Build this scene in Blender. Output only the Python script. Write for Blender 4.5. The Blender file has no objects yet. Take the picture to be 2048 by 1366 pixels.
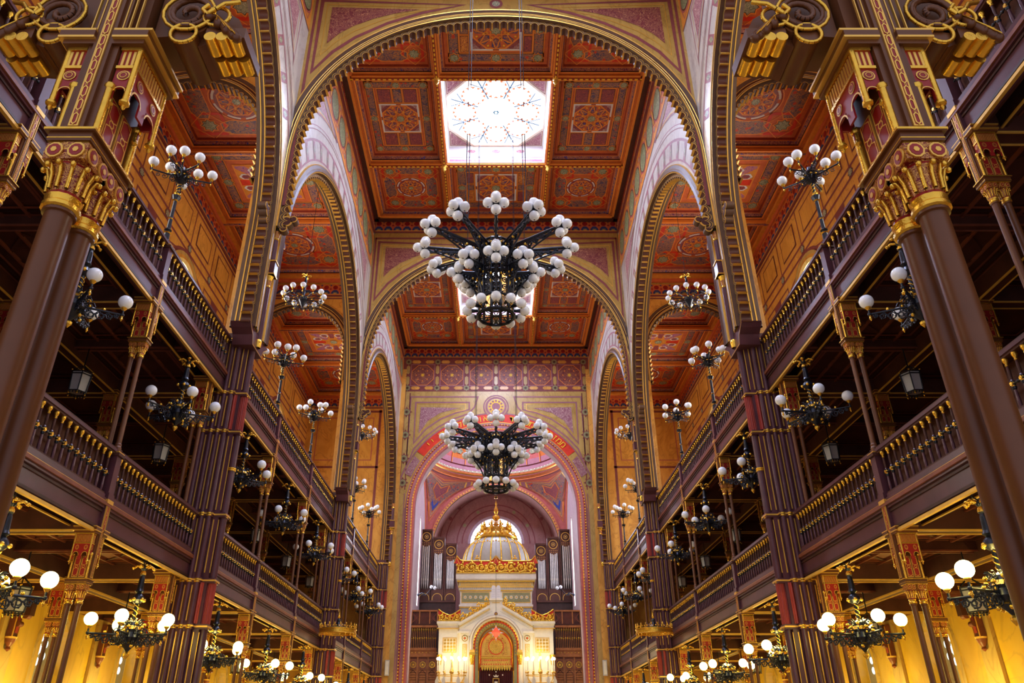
import bpy, math, random
from math import sin, cos, pi, sqrt, radians
random.seed(7)
C = bpy.context.scene
COL = C.collection
# ------------------------------------------------------------------ camera, light, exposure
# origin of the world is the eye of the photographer, floor 1.3 below
cam_d = bpy.data.cameras.new('camera'); cam = bpy.data.objects.new('camera', cam_d); COL.objects.link(cam)
cam.location = (0, 0, 0); cam.rotation_euler = (radians(90+28.1), 0, 0)
cam_d.sensor_width = 36; cam_d.lens = 1502/2048*36; cam_d.shift_x = 32/2048
cam_d.clip_start = .05; cam_d.clip_end = 300
C.camera = cam
C.view_settings.view_transform = 'Standard'; C.view_settings.look = 'None'
C.view_settings.gamma = 1; C.view_settings.use_curve_mapping = False
C.view_settings.exposure = 0.6
W = bpy.data.worlds.new('daylight'); C.world = W; W.use_nodes = True
bg = W.node_tree.nodes['Background']; bg.inputs[0].default_value = (.78, .80, 1.0, 1); bg.inputs[1].default_value = 0.60
SKY_E = 46.0      # brightness of the skylight glass
LAMP_W = 27.0    # each lit gallery chandelier

def area(name, loc, rot, size, power, col, sy=None):
    l = bpy.data.lights.new(name, 'AREA'); l.energy = power; l.color = col; l.size = size
    if sy: l.shape = 'RECTANGLE'; l.size_y = sy
    o = bpy.data.objects.new(name, l); COL.objects.link(o); o.location = loc; o.rotation_euler = rot
    return o
# ------------------------------------------------------------------ materials
MATS = {}
def _mat(name):
    m = bpy.data.materials.new(name); m.use_nodes = True; MATS[name] = m
    nt = m.node_tree; return m, nt, nt.nodes['Principled BSDF']
def _coord(nt, scale, obj=True):
    tc = nt.nodes.new('ShaderNodeTexCoord'); mp = nt.nodes.new('ShaderNodeMapping')
    mp.inputs['Scale'].default_value = scale if hasattr(scale, '__len__') else (scale,)*3
    nt.links.new(tc.outputs['Object'], mp.inputs[0]); return mp.outputs[0]
def _ramp(nt, fac, stops, mode='LINEAR'):
    r = nt.nodes.new('ShaderNodeValToRGB'); r.color_ramp.interpolation = mode
    e = r.color_ramp.elements
    while len(e) > 1: e.remove(e[-1])
    e[0].position = stops[0][0]; e[0].color = (*stops[0][1], 1)
    for p, c in stops[1:]:
        x = e.new(p); x.color = (*c, 1)
    nt.links.new(fac, r.inputs[0]); return r.outputs[0]
def _set(b, rough, metal=0., spec=.5):
    b.inputs['Roughness'].default_value = rough; b.inputs['Metallic'].default_value = metal
    b.inputs['Specular IOR Level'].default_value = spec
def plain(name, col, rough=.55, metal=0., var=.12, scale=6., spec=.4, bump=0.):
    m, nt, b = _mat(name); _set(b, rough, metal, spec)
    n = nt.nodes.new('ShaderNodeTexNoise'); n.inputs['Scale'].default_value = scale; n.inputs['Detail'].default_value = 4
    nt.links.new(_coord(nt, 1), n.inputs['Vector'])
    lo = tuple(c*(1-var) for c in col); hi = tuple(min(1, c*(1+var)) for c in col)
    nt.links.new(_ramp(nt, n.outputs[0], [(.3, lo), (.7, hi)]), b.inputs['Base Color'])
    if bump:
        bp = nt.nodes.new('ShaderNodeBump'); bp.inputs['Strength'].default_value = bump; bp.inputs['Distance'].default_value = .01
        n2 = nt.nodes.new('ShaderNodeTexNoise'); n2.inputs['Scale'].default_value = scale*6
        nt.links.new(_coord(nt, 1), n2.inputs['Vector'])
        nt.links.new(n2.outputs[0], bp.inputs['Height']); nt.links.new(bp.outputs[0], b.inputs['Normal'])
    return m
def marble(name, c1, c2, vein, scale=.8, rough=.35):
    m, nt, b = _mat(name); _set(b, rough)
    mp = _coord(nt, (scale, scale, scale*.55))
    n = nt.nodes.new('ShaderNodeTexNoise'); n.inputs['Scale'].default_value = 1.6; n.inputs['Detail'].default_value = 6; n.inputs['Distortion'].default_value = 1.2
    nt.links.new(mp, n.inputs['Vector'])
    n2 = nt.nodes.new('ShaderNodeTexNoise'); n2.inputs['Scale'].default_value = 1.1; n2.inputs['Detail'].default_value = 3; n2.inputs['Distortion'].default_value = 2.5
    nt.links.new(mp, n2.inputs['Vector'])
    base = _ramp(nt, n.outputs[0], [(.3, c1), (.65, c2)])
    vf = _ramp(nt, n2.outputs[0], [(.47, (0, 0, 0)), (.497, (1, 1, 1)), (.503, (1, 1, 1)), (.53, (0, 0, 0))])
    mx = nt.nodes.new('ShaderNodeMixRGB'); nt.links.new(base, mx.inputs[1]); mx.inputs[2].default_value = (*vein, 1)
    ml = nt.nodes.new('ShaderNodeMath'); ml.operation = 'MULTIPLY'; ml.inputs[1].default_value = .45
    nt.links.new(vf, ml.inputs[0]); nt.links.new(ml.outputs[0], mx.inputs[0]); nt.links.new(mx.outputs[0], b.inputs['Base Color'])
    return m
def filigree(name, base, lines, scale=3., width=.035, third=None, rough=.5, metal=0.):
    """painted arabesque: scrolling contour lines of a noise field over a ground colour"""
    m, nt, b = _mat(name); _set(b, rough, metal)
    mp = _coord(nt, scale)
    n = nt.nodes.new('ShaderNodeTexNoise'); n.inputs['Scale'].default_value = 1.7; n.inputs['Detail'].default_value = 1.0; n.inputs['Distortion'].default_value = 1.6
    nt.links.new(mp, n.inputs['Vector'])
    k = []
    for cpos in (.40, .5, .6):
        k += [(cpos-width, base), (cpos-width*.5, lines), (cpos+width*.5, lines), (cpos+width, base)]
    col = _ramp(nt, n.outputs[0], k)
    if third:
        v = nt.nodes.new('ShaderNodeTexVoronoi'); v.inputs['Scale'].default_value = 1.5; nt.links.new(mp, v.inputs['Vector'])
        f = _ramp(nt, v.outputs['Distance'], [(.0, (1, 1, 1)), (.20, (1, 1, 1)), (.26, (0, 0, 0))])
        mx = nt.nodes.new('ShaderNodeMixRGB'); nt.links.new(f, mx.inputs[0]); nt.links.new(col, mx.inputs[1]); mx.inputs[2].default_value = (*third, 1)
        col = mx.outputs[0]
    nt.links.new(col, b.inputs['Base Color']); return m
def emit(name, col, strength, base=(.8, .8, .8)):
    m, nt, b = _mat(name); _set(b, .3)
    b.inputs['Base Color'].default_value = (*base, 1)
    b.inputs['Emission Color'].default_value = (*col, 1); b.inputs['Emission Strength'].default_value = strength
    return m
marble('marble_orange', (.62, .27, .035), (.80, .40, .07), (.40, .13, .02), .9)
marble('marble_yellow', (.46, .28, .065), (.58, .38, .11), (.30, .16, .035), .9)
marble('marble_yellow_shaded', (.40, .225, .04), (.52, .31, .07), (.26, .13, .025), .9)  # darker copy of marble_yellow, the walls' difference in light put into the colour
marble('marble_pale', (.50, .45, .40), (.62, .56, .50), (.36, .27, .24), .9)
marble('marble_gold', (.70, .38, .02), (.84, .52, .05), (.55, .30, .04), .6)
marble('apse_lilac', (.44, .31, .33), (.52, .38, .40), (.34, .2, .22), 1.2, .6)
marble('marble_pink', (.30, .125, .105), (.38, .17, .14), (.22, .08, .07), 1.2, .6)
plain('wine', (.23, .050, .045), .55)
plain('mauve', (.34, .13, .15), .55)
plain('rose', (.48, .11, .09), .55)
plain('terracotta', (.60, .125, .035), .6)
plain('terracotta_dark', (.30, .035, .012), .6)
plain('strap', (.83, .26, .035), .5, var=.05)
plain('ochre', (.72, .27, .035), .5)
plain('rib_orange', (.52, .135, .025), .5)
plain('bright_red', (.68, .035, .012), .5)
plain('flute_red', (.36, .045, .03), .35)
plain('deep_red', (.30, .012, .010), .4)
plain('yellow', (.90, .52, .03), .5)
plain('white_paint', (.72, .66, .66), .5, var=.04)
plain('ivory', (.80, .72, .58), .4, var=.05)
plain('navy', (.035, .045, .16), .5)
plain('blue_paint', (.03, .06, .34), .5)
plain('dark_band', (.075, .020, .012), .45)
plain('arch_brown', (.11, .055, .030), .4)
plain('olive', (.30, .28, .12), .5)
filigree('green_star', (.15, .17, .11), (.55, .50, .30), 4.5, .03)
filigree('ornament_blue', (.115, .07, .13), (.50, .20, .06), 2.6, .032, (.60, .05, .012))
filigree('ornament_pink', (.42, .085, .06), (.17, .03, .07), 3.6, .04)
filigree('ornament_gold', (.33, .04, .03), (.85, .36, .05), 3.2, .035)
filigree('ornament_violet', (.16, .025, .08), (.62, .26, .10), 4.2, .03, (.06, .05, .30))
filigree('ornament_wine', (.20, .035, .035), (.46, .20, .09), 2.2, .020)
filigree('ornament_mauve', (.30, .10, .13), (.60, .40, .34), 2.2, .020)
filigree('medallion', (.42, .40, .20), (.13, .15, .06), 4.5, .05)
filigree('lilac_star', (.28, .06, .30), (.62, .24, .12), 7., .04, (.12, .05, .4))
filigree('gold_fretwork', (.30, .02, .01), (.85, .50, .06), 5., .06, None, .35, .4)
filigree('pale_fretwork', (.72, .60, .36), (.55, .40, .10), 5., .04)
filigree('capital_relief', (.20, .014, .008), (.80, .42, .07), 15., .026, None, .35, .3)
plain('wood', (.075, .024, .015), .55, var=.25, scale=3, spec=.25)
plain('wood_purple', (.092, .031, .041), .28, var=.18, scale=3)
plain('wood_red', (.20, .055, .028), .4, var=.2)
plain('wood_dark', (.045, .015, .010), .4, var=.3)
plain('wood_honey', (.40, .14, .035), .4, var=.2)
plain('column_brown', (.135, .042, .010), .42, var=.1)
plain('gold', (.86, .50, .06), .26, .85, var=.1, scale=20, bump=.25)
plain('gold_paint', (.80, .47, .08), .40, .3, var=.1)
plain('gold_line', (.86, .50, .09), .32, .55, var=.05)
plain('iron', (.012, .014, .024), .28, .4, var=.3, spec=.7)
plain('globe_glass', (.93, .95, 1.0), .22, 0, .03, 30, .6)
plain('tin', (.52, .48, .46), .28, .8, var=.1)
plain('lantern_glass', (.55, .53, .50), .3, var=.05)
plain('stone_grey', (.50, .48, .46), .5, var=.05)
plain('floor_stone', (.42, .30, .16), .5, var=.2)
plain('velvet', (.055, .003, .006), .8)
plain('dome_grey', (.42, .39, .33), .4, var=.08)
emit('lit_globe', (1, .86, .30), 9.)
emit('lamp_red', (1, .05, .015), .9, (.8, .05, .02))
emit('candle_light', (1, .88, .55), 10.)
emit('daylight_glass', (.58, .68, 1.0), SKY_E)
emit('glass_soft', (1.0, .86, .82), 1.15)
emit('glass_peach', (1.0, .32, .16), .55, (.5, .12, .06))
emit('glass_blue', (.05, .22, .45), .35, (.05, .12, .2))
emit('window_light', (.95, .93, .86), 14.0)
emit('window_cool', (.78, .82, 1.0), 9.0)
emit('star_glass', (.65, .90, 1.0), 1.3)
emit('stained_amber', (1.0, .45, .12), 1.2)
# ------------------------------------------------------------------ mesh building
class MB:
    def __init__(s): s.v = []; s.f = []; s.m = []; s.sm = []; s.mats = []
    def mi(s, mat):
        if mat not in s.mats: s.mats.append(mat)
        return s.mats.index(mat)
    def add(s, vs, fs, mat, smooth=False):
        o = len(s.v); s.v += [tuple(p) for p in vs]; k = s.mi(mat)
        for f in fs: s.f.append(tuple(i+o for i in f)); s.m.append(k); s.sm.append(smooth)
    def box(s, x0, x1, y0, y1, z0, z1, mat):
        s.add([(x0,y0,z0),(x1,y0,z0),(x1,y1,z0),(x0,y1,z0),(x0,y0,z1),(x1,y0,z1),(x1,y1,z1),(x0,y1,z1)],
              [(0,3,2,1),(4,5,6,7),(0,1,5,4),(1,2,6,5),(2,3,7,6),(3,0,4,7)], mat)
    def mbox(s, M, u0, u1, v0, v1, d0, d1, mat):      # box in mapped coordinates
        p = [(u0,v0,d0),(u1,v0,d0),(u1,v1,d0),(u0,v1,d0),(u0,v0,d1),(u1,v0,d1),(u1,v1,d1),(u0,v1,d1)]
        s.add([M(*q) for q in p], [(0,3,2,1),(4,5,6,7),(0,1,5,4),(1,2,6,5),(2,3,7,6),(3,0,4,7)], mat)
    def tube(s, p0, p1, r0, mat, r1=None, n=8, caps=True):
        r1 = r0 if r1 is None else r1
        d = [b-a for a, b in zip(p0, p1)]; L = sqrt(sum(x*x for x in d)) or 1e-9; d = [x/L for x in d]
        a = (0, 0, 1) if abs(d[2]) < .9 else (1, 0, 0)
        u = (d[1]*a[2]-d[2]*a[1], d[2]*a[0]-d[0]*a[2], d[0]*a[1]-d[1]*a[0]); l = sqrt(sum(x*x for x in u)); u = [x/l for x in u]
        w = (d[1]*u[2]-d[2]*u[1], d[2]*u[0]-d[0]*u[2], d[0]*u[1]-d[1]*u[0])
        vs = []
        for p, r in ((p0, r0), (p1, r1)):
            for i in range(n):
                t = 2*pi*i/n; vs.append(tuple(p[k]+r*(u[k]*cos(t)+w[k]*sin(t)) for k in range(3)))
        s.add(vs, [(i, (i+1) % n, n+(i+1) % n, n+i) for i in range(n)], mat, True)
        if caps: s.add(vs, [tuple(range(n))[::-1], tuple(range(n, 2*n))], mat)
    def ptube(s, pts, r, mat, n=5):
        for a, b in zip(pts[:-1], pts[1:]): s.tube(a, b, r, mat, n=n, caps=False)
    def lathe(s, prof, mat, c=(0, 0, 0), n=12, smooth=True):    # prof: (r, z[, mat of the band up to it])
        for (a, b) in zip(prof[:-1], prof[1:]):
            mt = b[2] if len(b) > 2 else mat
            vs = [(c[0]+q[0]*cos(2*pi*i/n), c[1]+q[0]*sin(2*pi*i/n), c[2]+q[1]) for q in (a, b) for i in range(n)]
            s.add(vs, [(i, (i+1) % n, n+(i+1) % n, n+i) for i in range(n)], mt, smooth)
    def sphere(s, c, r, mat, n=12, m=8, zs=1.):
        s.lathe1([(r*sin(pi*j/m) if 0 < j < m else 0, -r*cos(pi*j/m)*zs) for j in range(m+1)], mat, c, n)
    def lathe1(s, prof, mat, c=(0, 0, 0), n=24):      # continuous smooth surface of revolution
        vs = []; rows = []
        for r, z in prof:
            if r < 1e-5: rows.append([len(vs)]); vs.append((c[0], c[1], c[2]+z))
            else: rows.append(list(range(len(vs), len(vs)+n))); vs += [(c[0]+r*cos(2*pi*i/n), c[1]+r*sin(2*pi*i/n), c[2]+z) for i in range(n)]
        fs = []
        for A, B in zip(rows[:-1], rows[1:]):
            for i in range(n):
                j = (i+1) % n
                if len(A) == 1 and len(B) > 1: fs.append((A[0], B[j], B[i]))
                elif len(B) == 1 and len(A) > 1: fs.append((A[i], A[j], B[0]))
                elif len(A) > 1: fs.append((A[i], A[j], B[j], B[i]))
        s.add(vs, fs, mat, True)
    def flat(s, pts, M, d, mat):
        s.add([M(u, v, d) for u, v in pts], [tuple(range(len(pts)))], mat)
    def rect(s, u0, u1, v0, v1, M, d, mat): s.flat([(u0,v0),(u1,v0),(u1,v1),(u0,v1)], M, d, mat)
    def line(s, pts, w, M, d, mat, closed=False):
        n = len(pts)
        if n < 2: return
        vs = []
        for i in range(n):
            p = pts[i]
            a = pts[i-1] if (i > 0 or closed) else None
            b = pts[(i+1) % n] if (i < n-1 or closed) else None
            ns = []
            for q0, q1 in ((a, p), (p, b)):
                if q0 is None or q1 is None: continue
                dx, dy = q1[0]-q0[0], q1[1]-q0[1]; l = sqrt(dx*dx+dy*dy) or 1e-9; ns.append((-dy/l, dx/l))
            nx = sum(q[0] for q in ns); ny = sum(q[1] for q in ns); l = sqrt(nx*nx+ny*ny) or 1e-9; nx /= l; ny /= l
            k = 1/max(.45, nx*ns[0][0]+ny*ns[0][1])
            vs.append(M(p[0]+nx*w*k/2, p[1]+ny*w*k/2, d)); vs.append(M(p[0]-nx*w*k/2, p[1]-ny*w*k/2, d))
        fs = [(2*i, 2*i+1, 2*((i+1) % n)+1, 2*((i+1) % n)) for i in range(n if closed else n-1)]
        s.add(vs, fs, mat)
    def ring(s, c, r0, r1, M, d, mat, n=24, a0=0, a1=2*pi):
        full = abs(a1-a0-2*pi) < 1e-6; k = n if full else n+1
        vs = [M(c[0]+r*cos(a0+(a1-a0)*i/n), c[1]+r*sin(a0+(a1-a0)*i/n), d) for r in (r0, r1) for i in range(k)]
        s.add(vs, [(i, (i+1) % k, k+(i+1) % k, k+i) for i in range(n)], mat)
    def disc(s, c, r, M, d, mat, n=20): s.flat([(c[0]+r*cos(2*pi*i/n), c[1]+r*sin(2*pi*i/n)) for i in range(n)], M, d, mat)
    def prism(s, pts, M, d0, d1, mat, side=None):
        n = len(pts); a = [M(u, v, d0) for u, v in pts]; b = [M(u, v, d1) for u, v in pts]
        s.add(a+b, [tuple(range(n)), tuple(range(n, 2*n))[::-1]], mat)
        s.add(a+b, [(i, (i+1) % n, n+(i+1) % n, n+i) for i in range(n)], side or mat)
    def sweep(s, path, nor, prof, M, smooth=False):
        """prof: list of (offset outward from path, d, mat of band up to it)"""
        for a, b in zip(prof[:-1], prof[1:]):
            vs = []
            for (p, q) in zip(path, nor):
                for e in (a, b): vs.append(M(p[0]+q[0]*e[0], p[1]+q[1]*e[0], e[1]))
            s.add(vs, [(2*i, 2*i+1, 2*i+3, 2*i+2) for i in range(len(path)-1)], b[2], smooth)
    def build(s, name, parent=None, loc=None):
        me = bpy.data.meshes.new(name); me.from_pydata(s.v, [], s.f)
        for m in s.mats: me.materials.append(MATS[m])
        me.polygons.foreach_set('material_index', s.m); me.polygons.foreach_set('use_smooth', s.sm); me.update()
        o = bpy.data.objects.new(name, me); COL.objects.link(o)
        if parent: o.parent = parent
        if loc: o.location = loc
        return o
def struct(o, parent=None):
    if o.parent is None: o['kind'] = 'structure'
    return o
def tag(o, label, cat, group=None):
    o['label'] = label; o['category'] = cat
    if group: o['group'] = group
    return o
def thing(name, label, cat, loc=(0, 0, 0), rotz=0, group=None):
    o = bpy.data.objects.new(name, None); COL.objects.link(o); o.empty_display_size = .2
    o.location = loc; o.rotation_euler = (0, 0, rotz)
    return tag(o, label, cat, group)
def dup(root, loc, rotz=0, label=None, group=None, scale=None):
    def cp(o, par):
        c = o.copy(); COL.objects.link(c)
        if par: c.parent = par
        for ch in kids.get(o.name, ()): cp(ch, c)
        return c
    kids = {}
    def walk(o):
        kids[o.name] = list(o.children)
        for ch in o.children: walk(ch)
    walk(root)
    r = cp(root, None); r.location = loc; r.rotation_euler = (0, 0, rotz)
    if scale: r.scale = (scale,)*3
    if label: r['label'] = label
    if group: r['group'] = group
    return r
SIDE = {-1: 'left', 1: 'right'}
# ------------------------------------------------------------------ the setting
NX, AX, OX = 5.5, 5.95, 10.65          # nave wall face, its back, outer wall
CENT = (9.1, 21.5, 33.9)             # bay centres
PIERY = (2.9, 15.3, 27.7, 40.1)
FL = -1.3
def arch_path(cx, zc, a, b, zleg, n=44, e=2.0):
    """open path left foot -> apex -> right foot and outward normals"""
    P = [(cx-a, zleg)]
    m = 4
    for i in range(1, m): P.append((cx-a, zleg+(zc-zleg)*i/m))
    for i in range(n+1):
        t = pi-pi*i/n; c, s_ = cos(t), sin(t)
        P.append((cx+a*abs(c)**(2/e)*(1 if c > 0 else -1), zc+b*abs(s_)**(2/e)))
    for i in range(1, m): P.append((cx+a, zc+(zleg-zc)*i/m))
    P.append((cx+a, zleg))
    N = []
    for i in range(len(P)):
        p, q = P[max(0, i-1)], P[min(len(P)-1, i+1)]
        dx, dy = q[0]-p[0], q[1]-p[1]; l = sqrt(dx*dx+dy*dy) or 1e-9; N.append((-dy/l, dx/l))
    return P, N
def resample(P, step):
    out = []; L = [0]
    for a, b in zip(P[:-1], P[1:]): L.append(L[-1]+math.dist(a, b))
    n = max(2, round(L[-1]/step)); k = 0
    for i in range(n*10+1):
        t = L[-1]*i/(n*10)
        while k < len(L)-2 and L[k+1] < t: k += 1
        f = (t-L[k])/((L[k+1]-L[k]) or 1); a, b = P[k], P[k+1]
        dx, dy = b[0]-a[0], b[1]-a[1]; l = sqrt(dx*dx+dy*dy) or 1e-9
        out.append((a[0]+dx*f, a[1]+dy*f, -dy/l, dx/l))
    return out
def scallops(mb, P, M, d0, d1, pitch=.26, c=.20, mat='arch_brown', line='gold_line'):
    """hanging fringe of little niches along an arch"""
    R = resample(P, pitch); inner = []
    for i, (x, y, nx, ny) in enumerate(R):
        t = (i % 10)/10
        o = c-.115*(sin(pi*t)**.55 if 0 < t < 1 else 0)*(c/.2)
        inner.append((x-nx*o, y-ny*o, nx, ny))
    n = len(R); vs = []
    for (x, y, nx, ny), (ix, iy, _, _) in zip(R, inner):
        vs += [M(x, y, d0), M(ix, iy, d0), M(ix, iy, d1), M(x, y, d1)]
    f1 = [(4*i, 4*i+1, 4*i+5, 4*i+4) for i in range(n-1)] + [(4*i+2, 4*i+3, 4*i+7, 4*i+6) for i in range(n-1)]
    mb.add(vs, f1, mat)
    dark = [(4*i+1, 4*i+2, 4*i+6, 4*i+5) for i in range(n-1) if i % 10 not in (0, 9)]
    tip = [(4*i+1, 4*i+2, 4*i+6, 4*i+5) for i in range(n-1) if i % 10 in (0, 9)]
    mb.add(vs, dark, 'dark_band'); mb.add(vs, tip, line)
    w = .022; vs = []
    for (x, y, nx, ny), (ix, iy, _, _) in zip(R, inner):
        vs += [M(ix, iy, d0+.004), M(ix+nx*w, iy+ny*w, d0+.004)]
    mb.add(vs, [(2*i, 2*i+1, 2*i+3, 2*i+2) for i in range(n-1)], line)
    if pitch > .2:            # second gold arc inside every niche
        vs = []
        for i, (x, y, nx, ny) in enumerate(R):
            t = (i % 10)/10; o = c*.95-.10*sin(pi*t)**.6 - .03
            vs += [M(x-nx*o+nx*.045, y-ny*o+ny*.045, d0+.004), M(x-nx*o+nx*.062, y-ny*o+ny*.062, d0+.004)]
        mb.add(vs, [(2*i, 2*i+1, 2*i+3, 2*i+2) for i in range(n-1)], line)
def wall_with_holes(mb, u0, u1, z0, z1, holes, M, d, mat, zt=None):
    """holes: (path points sorted by u, bottom z). front face strips only"""
    cuts = sorted({u0, u1} | {p[0] for P, zb in holes for p in P if u0 <= p[0] <= u1})
    def top(P, u):
        for a, b in zip(P[:-1], P[1:]):
            if a[0] <= u <= b[0] and b[0]-a[0] > 1e-9: return a[1]+(b[1]-a[1])*(u-a[0])/(b[0]-a[0])
        return None
    for a, b in zip(cuts[:-1], cuts[1:]):
        if b-a < 1e-7: continue
        mid = (a+b)/2; hit = None
        for P, zb in holes:
            if P[0][0] < mid < P[-1][0]: hit = (P, zb)
        if not hit: mb.flat([(a, z0), (b, z0), (b, z1), (a, z1)], M, d, mat); continue
        P, zb = hit; e = (b-a)*.001
        mb.flat([(a, top(P, a+e)), (b, top(P, b-e)), (b, z1), (a, z1)], M, d, mat)
        if zb > z0+1e-6: mb.flat([(a, z0), (b, z0), (b, zb), (a, zb)], M, d, mat)
ARCHI = lambda w, k=1.: [(0, .0, 'gold_line'), (0, .07*k, 'arch_brown'), (.03*k, .075*k, 'gold_line'), (.12*w, .09*k, 'arch_brown'), (.15*w, .095*k, 'gold_line'), (.34*w, .06*k, 'dark_band'),
         (.37*w, .065*k, 'gold_line'), (.70*w, .05*k, 'arch_brown'), (.76*w, .055*k, 'gold_line'), (.80*w, .0, 'gold_line')]
def star8(c, r, rot=0, k=.72):
    return [(c[0]+r*(1 if i % 2 == 0 else k)*cos(rot+pi*i/8), c[1]+r*(1 if i % 2 == 0 else k)*sin(rot+pi*i/8)) for i in range(16)]
def gstar(mb, M, c, r, d=.012, rim='strap'):
    mb.flat(star8(c, r*1.38), M, d, rim); mb.flat(star8(c, r*1.12), M, d+.004, 'dark_band'); mb.flat(star8(c, r), M, d+.008, 'green_star')
def orect(mb, M, u0, u1, v0, v1, mat, d=.012, w=.035, rim='strap', d2=None):
    if u0 > u1: u0, u1 = u1, u0
    if v0 > v1: v0, v1 = v1, v0
    mb.rect(u0, u1, v0, v1, M, d, rim)
    mb.rect(u0+w, u1-w, v0+w, v1-w, M, d+.004, 'dark_band')
    mb.rect(u0+w*1.6, u1-w*1.6, v0+w*1.6, v1-w*1.6, M, d+.008, mat)
def clip_half(pts, a, b, c):
    out = []
    for p, q in zip(pts, pts[1:]+pts[:1]):
        fp, fq = a*p[0]+b*p[1]-c, a*q[0]+b*q[1]-c
        if fp <= 0: out.append(p)
        if (fp < 0 < fq) or (fq < 0 < fp):
            t = fp/(fp-fq); out.append((p[0]+(q[0]-p[0])*t, p[1]+(q[1]-p[1])*t))
    return out
def rosette(mb, M, c, R, d, gnd='terracotta'):
    """eight lattice petals round a star inside a strapwork sixteen-gon"""
    mb.flat(star8(c, R*1.04, pi/8, .93), M, d, 'strap'); mb.flat(star8(c, R*.96, pi/8, .93), M, d+.004, gnd)
    for i in range(8):
        t = 2*pi*i/8+pi/8*0; q = lambda r, a: (c[0]+R*r*cos(t+a), c[1]+R*r*sin(t+a))
        kite = [q(.42, 0), q(.58, .26), q(.84, .20), q(.92, 0), q(.84, -.20), q(.58, -.26)]
        mb.flat(kite, M, d+.008, 'ornament_violet'); mb.line(kite, R*.028, M, d+.012, 'navy', True)
        t += pi/8
        mb.flat([q(.34, 0), q(.47, .13), q(.62, 0), q(.47, -.13)], M, d+.008, 'yellow')
        mb.flat([q(.78, 0), q(.86, .06), q(.90, 0), q(.86, -.06)], M, d+.008, 'yellow')
    for i in range(8):       # crossing straps
        t = 2*pi*i/8+pi/8
        for s_ in (1, -1):
            a = (c[0]+R*.33*cos(t-s_*pi/8), c[1]+R*.33*sin(t-s_*pi/8)); b = (c[0]+R*.94*cos(t+s_*pi/8*.98), c[1]+R*.94*sin(t+s_*pi/8*.98))
            mb.line([a, b], R*.05, M, d+.014, 'strap')
    gstar(mb, M, c, R*.24, d+.016)
def coffer_star(mb, M, cu, cv, w, h):
    """square field: star border and a large rosette on white corner pieces"""
    hw, hh = w/2, h/2; b = min(w, h)*.135
    mb.rect(cu-hw, cu+hw, cv-hh, cv+hh, M, 0, 'terracotta')
    i0, i1 = hw*.93, hh*.93
    for su in (-1, 1):
        for k, (v0, v1) in enumerate(((-i1, 0), (0, i1))):
            orect(mb, M, cu+su*i0, cu+su*(i0-b), cv+v0, cv+v1, 'ornament_blue')
            orect(mb, M, cu+(-i0 if k == 0 else 0), cu+(0 if k == 0 else i0), cv+su*i1, cv+su*(i1-b), 'ornament_blue')
    # second ring of small panels
    j0, j1 = i0-b, i1-b
    R = min(j0, j1)*.88
    for su in (-1, 1):
        for sv in (-1, 1):
            if j0-R*1.04 > .12: orect(mb, M, cu+su*j0, cu+su*(R*1.06), cv+sv*j1*.98, cv+sv*(R*.28), 'ornament_pink' if (su*sv > 0) else 'ornament_gold', .012, .03)
            if j1-R*1.04 > .12: orect(mb, M, cu+su*(R*.28), cu+su*R*1.04, cv+sv*(R*1.06), cv+sv*j1, 'ornament_pink', .012, .03)
        if j0-R*1.04 > .12: orect(mb, M, cu+su*j0, cu+su*R*1.06, cv-R*.26, cv+R*.26, 'ornament_blue', .012, .03)
        if j1-R*1.04 > .12: orect(mb, M, cu-R*.26, cu+R*.26, cv+su*j1, cv+su*R*1.06, 'ornament_blue', .012, .03)
    mb.rect(cu-R*1.05, cu+R*1.05, cv-R*1.05, cv+R*1.05, M, .022, 'strap')
    mb.rect(cu-R*1.0, cu+R*1.0, cv-R*1.0, cv+R*1.0, M, .026, 'ornament_pink')
    for su in (-1, 1):
        for sv in (-1, 1):
            q = R*.97; L = [(cu+su*q, cv+sv*.12*R), (cu+su*q, cv+sv*q), (cu+su*.12*R, cv+sv*q)]
            mb.line(L, R*.085, M, .030, 'white_paint')
            mb.flat([(cu+su*R*.93, cv+sv*R*.93), (cu+su*R*.93, cv+sv*R*.62), (cu+su*R*.62, cv+sv*R*.93)], M, .031, 'ornament_mauve')
    rosette(mb, M, (cu, cv), R*.97, .034)
    for su in (-1, 0, 1):
        for sv in (-1, 0, 1):
            if su or sv: gstar(mb, M, (cu+su*(i0-b/2), cv+sv*(i1-b/2)), b*.42, .030)
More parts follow.
